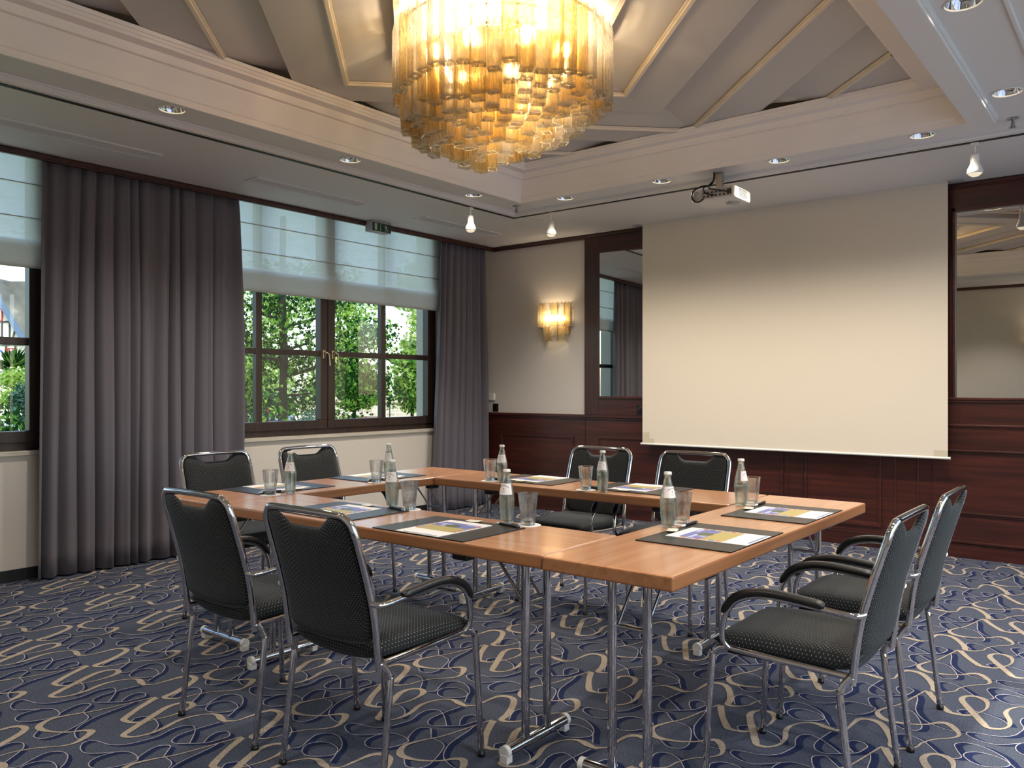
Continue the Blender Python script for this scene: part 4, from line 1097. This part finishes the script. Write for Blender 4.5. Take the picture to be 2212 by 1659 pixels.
for _ in range(60):
    a = lr.uniform(0, 2 * PI); rd = lr.uniform(.4, 3.0); zz = lr.uniform(2.0, 6.2)
    cs.append(((rd * math.cos(a), rd * math.sin(a), zz), .75, .75, .38))
for _ in range(14):
    a = lr.uniform(-.4, .9) + AZ; rd = lr.uniform(2.0, 3.6); cs.append(((rd * math.cos(a), rd * math.sin(a), lr.uniform(1.5, 4.5)), .7, .7, .4))
crown(8200, cs, .085, [10, 4, 1], star, 5, 'foliage', tree, ['leaf_dark_shaded', 'leaf_mid', 'leaf_light'], True)
def bush(name, u, dep, z0, z1, rad, n, size, mats, wts, fn, label, cat, seed, group=None, stem=True):
    b_ = pix(u, 838, dep); b_.z = GZ
    root = empty(name, b_, 0, label, cat, group)
    r_ = random.Random(seed); cs_ = []
    for _ in range(22):
        a = r_.uniform(0, 2 * PI); q_ = r_.uniform(0, .75) * rad; zz = r_.uniform(z0, z1)
        k = 1 - .4 * abs((zz - (z0 + z1) / 2) / max(.1, (z1 - z0) / 2))
        cs_.append(((q_ * k * math.cos(a), q_ * k * math.sin(a), zz), rad * .38, rad * .38, (z1 - z0) * .16))
    crown(n, cs_, size, wts, fn, seed, 'foliage', root, mats)
    if stem: MB().tube([(0, 0, 0), (.02, 0, (z0 + z1) / 2), (0, 0, z1 * .8)], [.09, .06, .03], 6).build('stem', ['shaded_bark'], root)
    return root
G_ = 'garden trees and shrubs outside'
bush('sunlit_tree', 735, 46, 1.2, 9, 3.2, 5200, .17, ['leaf_light', 'leaf_mid', 'leaf_pale'], [5, 3, 2], blade, 'bright sunlit green tree behind the middle of the main window', 'tree', 31, G_)
bush('sunlit_tree', 585, 54, .5, 10, 3.8, 5200, .17, ['leaf_light', 'leaf_pale', 'leaf_mid'], [5, 3, 2], blade, 'pale sunlit tree glimpsed behind the dark trunk', 'tree', 32, G_)
bush('sunlit_tree', 915, 52, 2.2, 10, 2.9, 5200, .17, ['leaf_pale', 'leaf_light', 'leaf_mid'], [5, 4, 1], blade, 'pale leafy tree above the stone wall at the right of the window', 'tree', 33, G_)
bush('broadleaf_shrub', 890, 34, 1.9, 4.2, 1.5, 2600, .12, ['leaf_light', 'leaf_mid', 'leaf_dark_shaded'], [5, 3, 2], blade, 'large leaved green shrub hanging over the stone wall', 'shrub', 34, G_)
bush('hedge_shrub', 765, 34, 2.0, 3.6, 1.4, 2200, .12, ['leaf_mid', 'leaf_light', 'leaf_dark_shaded'], [4, 3, 3], blade, 'green shrub above the stone wall left of the window bar', 'shrub', 35, G_)
bush('conifer_shrub', 665, 22, .3, 2.0, 1.0, 2400, .06, ['needle_blue', 'leaf_dark_shaded'], [4, 1], blade, 'blue green conifer shrub right of the dark trunk base', 'shrub', 36, G_)
bush('conifer_shrub', 575, 28, .6, 3.0, 1.5, 1800, .08, ['needle_blue', 'leaf_dark_shaded'], [4, 1], blade, 'blue green conifer shrub left of the dark trunk base', 'shrub', 37, G_)
fb = bush('flowering_shrub', 527, 15, .9, 3.3, 1.0, 2400, .06, ['leaf_mid', 'leaf_dark_shaded', 'leaf_light', 'flower_pink'], [5, 3, 2, .18], blade, 'green shrub with pink blossoms at the left of the main window', 'shrub', 38, G_)
bush('laurel_shrub', 12, 11, .4, 2.45, .75, 2200, .06, ['leaf_dark_shaded', 'leaf_mid'], [4, 2], blade, 'dark leafy laurel at the bottom of the left window', 'shrub', 39, G_)
bush('conifer_shrub', 52, 26, .2, 2.6, 1.1, 2000, .08, ['needle_blue', 'leaf_dark_shaded'], [4, 1], blade, 'blue green conifer behind the car in the left window', 'shrub', 40, G_)
bush('golden_shrub', 35, 34, 2.0, 3.6, 1.3, 1600, .1, ['leaf_light', 'leaf_pale', 'leaf_mid'], [5, 2, 2], blade, 'yellow green shrub below the palm in the left window', 'shrub', 41, G_)
# palm
pb = pix(28, 838, 40); pb.z = GZ
palm = empty('garden_palm', pb, 0, 'fan palm in front of the half timbered house', 'palm', G_)
pm = MB(); rp = random.Random(4)
for _ in range(60):
    a = rp.uniform(0, 2 * PI); e = rp.uniform(-.5, 1.2); l = rp.uniform(.9, 1.5)
    d = Vector((math.cos(a) * math.cos(e), math.sin(a) * math.cos(e), math.sin(e))); s_ = d.cross(Vector((0, 0, 1))).normalized()
    c = Vector((0, 0, 3.6))
    for k in range(-3, 4):
        dd = (d + s_ * k * .12 - Vector((0, 0, abs(k) * .03))).normalized(); w_ = s_ * .05
        pm.add([c + d * .2, c + dd * l * .6 + w_, c + dd * l - Vector((0, 0, .1)), c + dd * l * .6 - w_], [(0, 1, 2, 3)], rp.choice((0, 1)))
pm.build('fronds', ['leaf_mid', 'leaf_dark_shaded'], palm); MB().tube([(0, 0, 0), (0, 0, 3.6)], .14, 8).build('trunk', ['shaded_bark'], palm)
# stone garden wall
wa = pix(640, 838, 38); wb_ = pix(990, 838, 38); dirw = Vector((wb_.x - wa.x, wb_.y - wa.y, 0)); lw = dirw.length; angw = math.atan2(dirw.y, dirw.x)
gw = empty('garden_wall', (wa.x, wa.y, GZ), angw, 'pale stone garden wall beyond the main window', 'garden wall')
MB().box(0, -.2, 0, lw, .2, 2.02).build('masonry', ['garden_brick'], gw)
MB().box(0, -.26, 2.02, lw, .26, 2.08).build('coping', ['roof_clay'], gw)
MB().box(0, -.22, 2.08, lw, .22, 2.32).build('upper_course', ['garden_brick'], gw)
gp_ = pix(790, 905, 37.2); o_ = MB(); 
o_.add([(-1.1, -.1, -.35), (1.1, -.1, -.35), (.75, -.1, .12), (-.75, -.1, .12), (-1.1, .1, -.35), (1.1, .1, -.35), (.75, .1, .12), (-.75, .1, .12)], [(0, 1, 2, 3), (7, 6, 5, 4), (0, 4, 5, 1), (1, 5, 6, 2), (2, 6, 7, 3), (3, 7, 4, 0)])
o_.box(-.9, -.05, GZ - gp_.z, .9, .05, -.34)
o = tag(o_.build('garden_shed_roof', ['roof_clay']), 'low brown tiled roof in front of the stone wall', 'shed'); o.location = gp_; o.rotation_euler = (0, 0, angw)
lt = pix(842, 838, 30); lamp = empty('garden_marker_post', (lt.x, lt.y, GZ), AZ, 'white marker post standing before the stone wall', 'post')
MB().tube([(0, 0, 0), (0, 0, 2.55)], .025, 8).build('pole', ['timber_dark'], lamp); MB().box(-.13, -.03, 2.5, .13, .03, 3.3).build('board', ['render_white'], lamp, bevel=.02)
# half timbered house seen in the left window
hp = pix(-40, 838, 60); hd = pix(140, 838, 60); ang = math.atan2(hd.y - hp.y, hd.x - hp.x)
hs = empty('timbered_house', (hp.x, hp.y, GZ), ang, 'white half timbered house with red window shutters seen through the left window', 'house')
def hx(u): return (u + 40) / FPX * 60
def hzv(v): return H + (838.5 - v) / FPX * 60 - GZ
mbw = MB(); gx1 = hx(62); apex = hx(-20)
zg = hzv(735); za_ = hzv(610)
mbw.box(-6, 0, 0, gx1, 8, zg - .0)
mbw.add([(-6, 0, zg), (gx1, 0, zg), (apex, 0, za_), (-6, .3, zg), (gx1, .3, zg), (apex, .3, za_)], [(0, 1, 2), (5, 4, 3), (0, 3, 4, 1), (1, 4, 5, 2), (2, 5, 3, 0)])
mbw.build('wall', ['render_white'], hs)
rf = MB()
rf.add([(gx1 + .25, -.35, zg - .5), (apex, -.35, za_ + .1), (apex, 9, za_ + .1), (gx1 + 2.5, 9, zg - .5), (gx1 + .25, -.35, zg - .2), (apex, -.35, za_ + .4), (apex, 9, za_ + .4), (gx1 + 2.5, 9, zg - .2)], [(0, 1, 2, 3), (7, 6, 5, 4), (0, 4, 5, 1), (1, 5, 6, 2), (2, 6, 7, 3), (3, 7, 4, 0)])
rf.add([(apex, 1, za_ + .2), (apex + 8, 1, za_ + .3), (apex + 8, 3.5, za_ + .5), (apex, 3.5, za_ + .5), (apex, 1, zg - 1), (apex + 8, 1, zg - 1), (apex + 8, 3.5, zg - 1), (apex, 3.5, zg - 1)], [(0, 1, 2, 3), (0, 4, 5, 1), (1, 5, 6, 2)])
rf.build('roof', ['slate_roof'], hs)
MB().add([(gx1 + .2, -.42, zg - .1), (apex, -.42, za_ + .4), (apex, -.42, za_ - .25), (gx1 - .35, -.42, zg - .1), (gx1 + .2, -.34, zg - .1), (apex, -.34, za_ + .4), (apex, -.34, za_ - .25), (gx1 - .35, -.34, zg - .1)], [(0, 1, 2, 3), (7, 6, 5, 4), (0, 4, 5, 1), (2, 6, 7, 3), (3, 7, 4, 0)]).build('barge_board', ['barge_board'], hs)
def beam_(a, b, w=.11):
    mb = MB(); A_ = Vector((hx(a[0]), -.03, hzv(a[1]))); B_ = Vector((hx(b[0]), -.03, hzv(b[1]))); d = (B_ - A_).normalized(); n_ = Vector((-d.z, 0, d.x)) * w / 2; e = Vector((0, .06, 0))
    P = [A_ + n_, B_ + n_, B_ - n_, A_ - n_]; mb.add([p - e for p in P] + [p + e for p in P], [(0, 1, 2, 3), (7, 6, 5, 4), (0, 4, 5, 1), (1, 5, 6, 2), (2, 6, 7, 3), (3, 7, 4, 0)]); mb.build('timber_beam', ['timber_dark'], hs)
for a, b in (((-40, 695), (40, 695)), ((5, 695), (5, 730)), ((22, 665), (22, 730)), ((38, 698), (28, 730)), ((-40, 745), (62, 745)), ((34, 748), (34, 800)), ((34, 778), (62, 778)), ((58, 748), (48, 800)), ((14, 748), (14, 820)), ((-20, 662), (20, 662))): beam_(a, b)
for (ua, va, ub, vb_) in ((15, 752, 34, 787), (-8, 666, 7, 694)):
    fr2 = MB().box(hx(ua), -.12, hzv(vb_), hx(ub), .02, hzv(va)); fr2 = fr2.build('window_shutter', ['shutter_red'], hs)
    MB().box(hx(ua + 6), -.15, hzv(vb_ - 3), hx(ub - 3), -.11, hzv(va + 3)).build('window_sash', ['render_white'], fr2)
    MB().box(hx(ua + 8.5), -.17, hzv(vb_ - 6), hx(ub - 5), -.14, hzv(va + 6)).build('pane', ['car_glass'], fr2)
cu = bpy.data.curves.new('t', 'FONT'); cu.body = 'A'; cu.size = .75; cu.extrude = .02
ob = bpy.data.objects.new('t', cu); COL.objects.link(ob)
me = bpy.data.meshes.new_from_object(ob.evaluated_get(bpy.context.evaluated_depsgraph_get())); bpy.data.objects.remove(ob)
me.materials.append(M['sign_blue']); me.name = 'painted_letter'; ob = bpy.data.objects.new('painted_letter', me); COL.objects.link(ob); ob.parent = hs; ob.location = (hx(-5), -.03, hzv(768)); ob.rotation_euler = (R(90), R(-25), 0)
# cars
def make_car():
    r_ = empty('parked_car')
    prof_ = [(-2.1, .35), (-2.15, .75), (-2.0, .98), (-1.2, 1.05), (-.5, 1.45), (.7, 1.52), (1.6, 1.40), (2.0, .95), (2.1, .8), (2.1, .35)]
    mb = MB(); n_ = len(prof_)
    for s0, s1 in ((-.82, .82),):
        vs = [(x, s0 * (1 if z < 1 else .86), z) for x, z in prof_] + [(x, s1 * (1 if z < 1 else .86), z) for x, z in prof_]
        mb.add(vs, [tuple(range(n_))[::-1], tuple(range(n_, 2 * n_))] + [(i, (i + 1) % n_, n_ + (i + 1) % n_, n_ + i) for i in range(n_)])
    mb.build('car_body', ['car_silver'], r_, bevel=.06, bseg=3)
    for s in (-1, 1):
        MB().add([(-1.05, s * .80, 1.04), (-.42, s * .735, 1.38), (.7, s * .735, 1.44), (1.45, s * .74, 1.33), (1.75, s * .80, 1.02)], [(0, 1, 2, 3, 4) if s > 0 else (4, 3, 2, 1, 0)]).build('side_window', ['car_glass'], r_)
        MB().box(2.0, s * .60 - .1, .78, 2.13, s * .60 + .12, 1.1).build('tail_light', ['tail_red'], r_, bevel=.02)
        for x in (-1.35, 1.35): MB().tube([(x, s * .62, .33), (x, s * .84, .33)], .33, 18).build('wheel', ['tyre'], r_)
    return r_
car = make_car()
cpos = pix(8, 838, 30); place(car, False, (cpos.x - 1.2, cpos.y - .6, GZ), AZ + .25, 'silver car with red tail light half hidden by leaves in the left window', 'car', 'parked cars')
for k, (u, dep, lbl) in enumerate(((540, 37, 'silver car roof left of the tree trunk base'), (655, 39, 'silver car roof right of the tree trunk base'))):
    q_ = pix(u, 838, dep); place(car, True, (q_.x, q_.y, GZ), AZ + .1 * k, lbl, 'car', 'parked cars')

# ------------------------------------------------------------------ lights
def spot(name, loc, power, col=(1.0, .91, .80), size=110, blend=.6, rad=.035, rot=(0, 0, 0)):
    l = bpy.data.lights.new(name, 'SPOT'); l.energy = power; l.color = col; l.spot_size = R(size); l.spot_blend = blend; l.shadow_soft_size = rad
    o = bpy.data.objects.new(name, l); COL.objects.link(o); o.location = loc; o.rotation_euler = rot; return o
for k, (x, y, _) in enumerate(DL): spot('downlight_lamp', (x, y, ZB - .008), 80 if k < 7 else 70, size=140, blend=.9)
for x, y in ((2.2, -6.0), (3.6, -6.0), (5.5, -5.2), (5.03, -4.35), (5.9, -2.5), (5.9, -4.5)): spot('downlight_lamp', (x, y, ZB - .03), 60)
spot('track_lamp', (1.148, -1.665, 2.52), 12, size=80); spot('track_lamp', (1.555, -1.088, 2.52), 12, size=80); spot('track_lamp', (4.745, -1.088, 2.52), 12, size=80)
sun = bpy.data.lights.new('sun', 'SUN'); sun.energy = 5.0; sun.angle = R(.6); sun.color = (1, .95, .85)
so = bpy.data.objects.new('sun', sun); COL.objects.link(so)
dv = Vector((-.62, .30, -.80)); so.rotation_euler = dv.to_track_quat('-Z', 'Y').to_euler()
w = bpy.data.worlds.new('world'); sc.world = w; w.use_nodes = True; nt = w.node_tree; nt.nodes.clear()
sky = nt.nodes.new('ShaderNodeTexSky'); sky.sky_type = 'NISHITA'; sky.sun_disc = False; sky.sun_elevation = R(48); sky.sun_rotation = R(110); sky.altitude = 100; sky.air_density = 1.0; sky.dust_density = 1.5
bg = nt.nodes.new('ShaderNodeBackground'); bg.inputs[1].default_value = 0.5
ow = nt.nodes.new('ShaderNodeOutputWorld'); nt.links.new(sky.outputs[0], bg.inputs[0]); nt.links.new(bg.outputs[0], ow.inputs[0])

# ------------------------------------------------------------------ render feel
vs = sc.view_settings; sc.display_settings.display_device = 'sRGB'
vs.view_transform = 'Standard'; vs.look = 'None'; vs.gamma = 1.0; vs.use_curve_mapping = False; vs.exposure = 0.0
cy = sc.cycles
cy.max_bounces = 9; cy.diffuse_bounces = 3; cy.use_adaptive_sampling = True; cy.adaptive_threshold = 0.02; cy.glossy_bounces = 4; cy.transmission_bounces = 8; cy.transparent_max_bounces = 28
cy.caustics_reflective = False; cy.caustics_refractive = False; cy.sample_clamp_indirect = 4.0; cy.blur_glossy = 0.5
cy.use_denoising = True
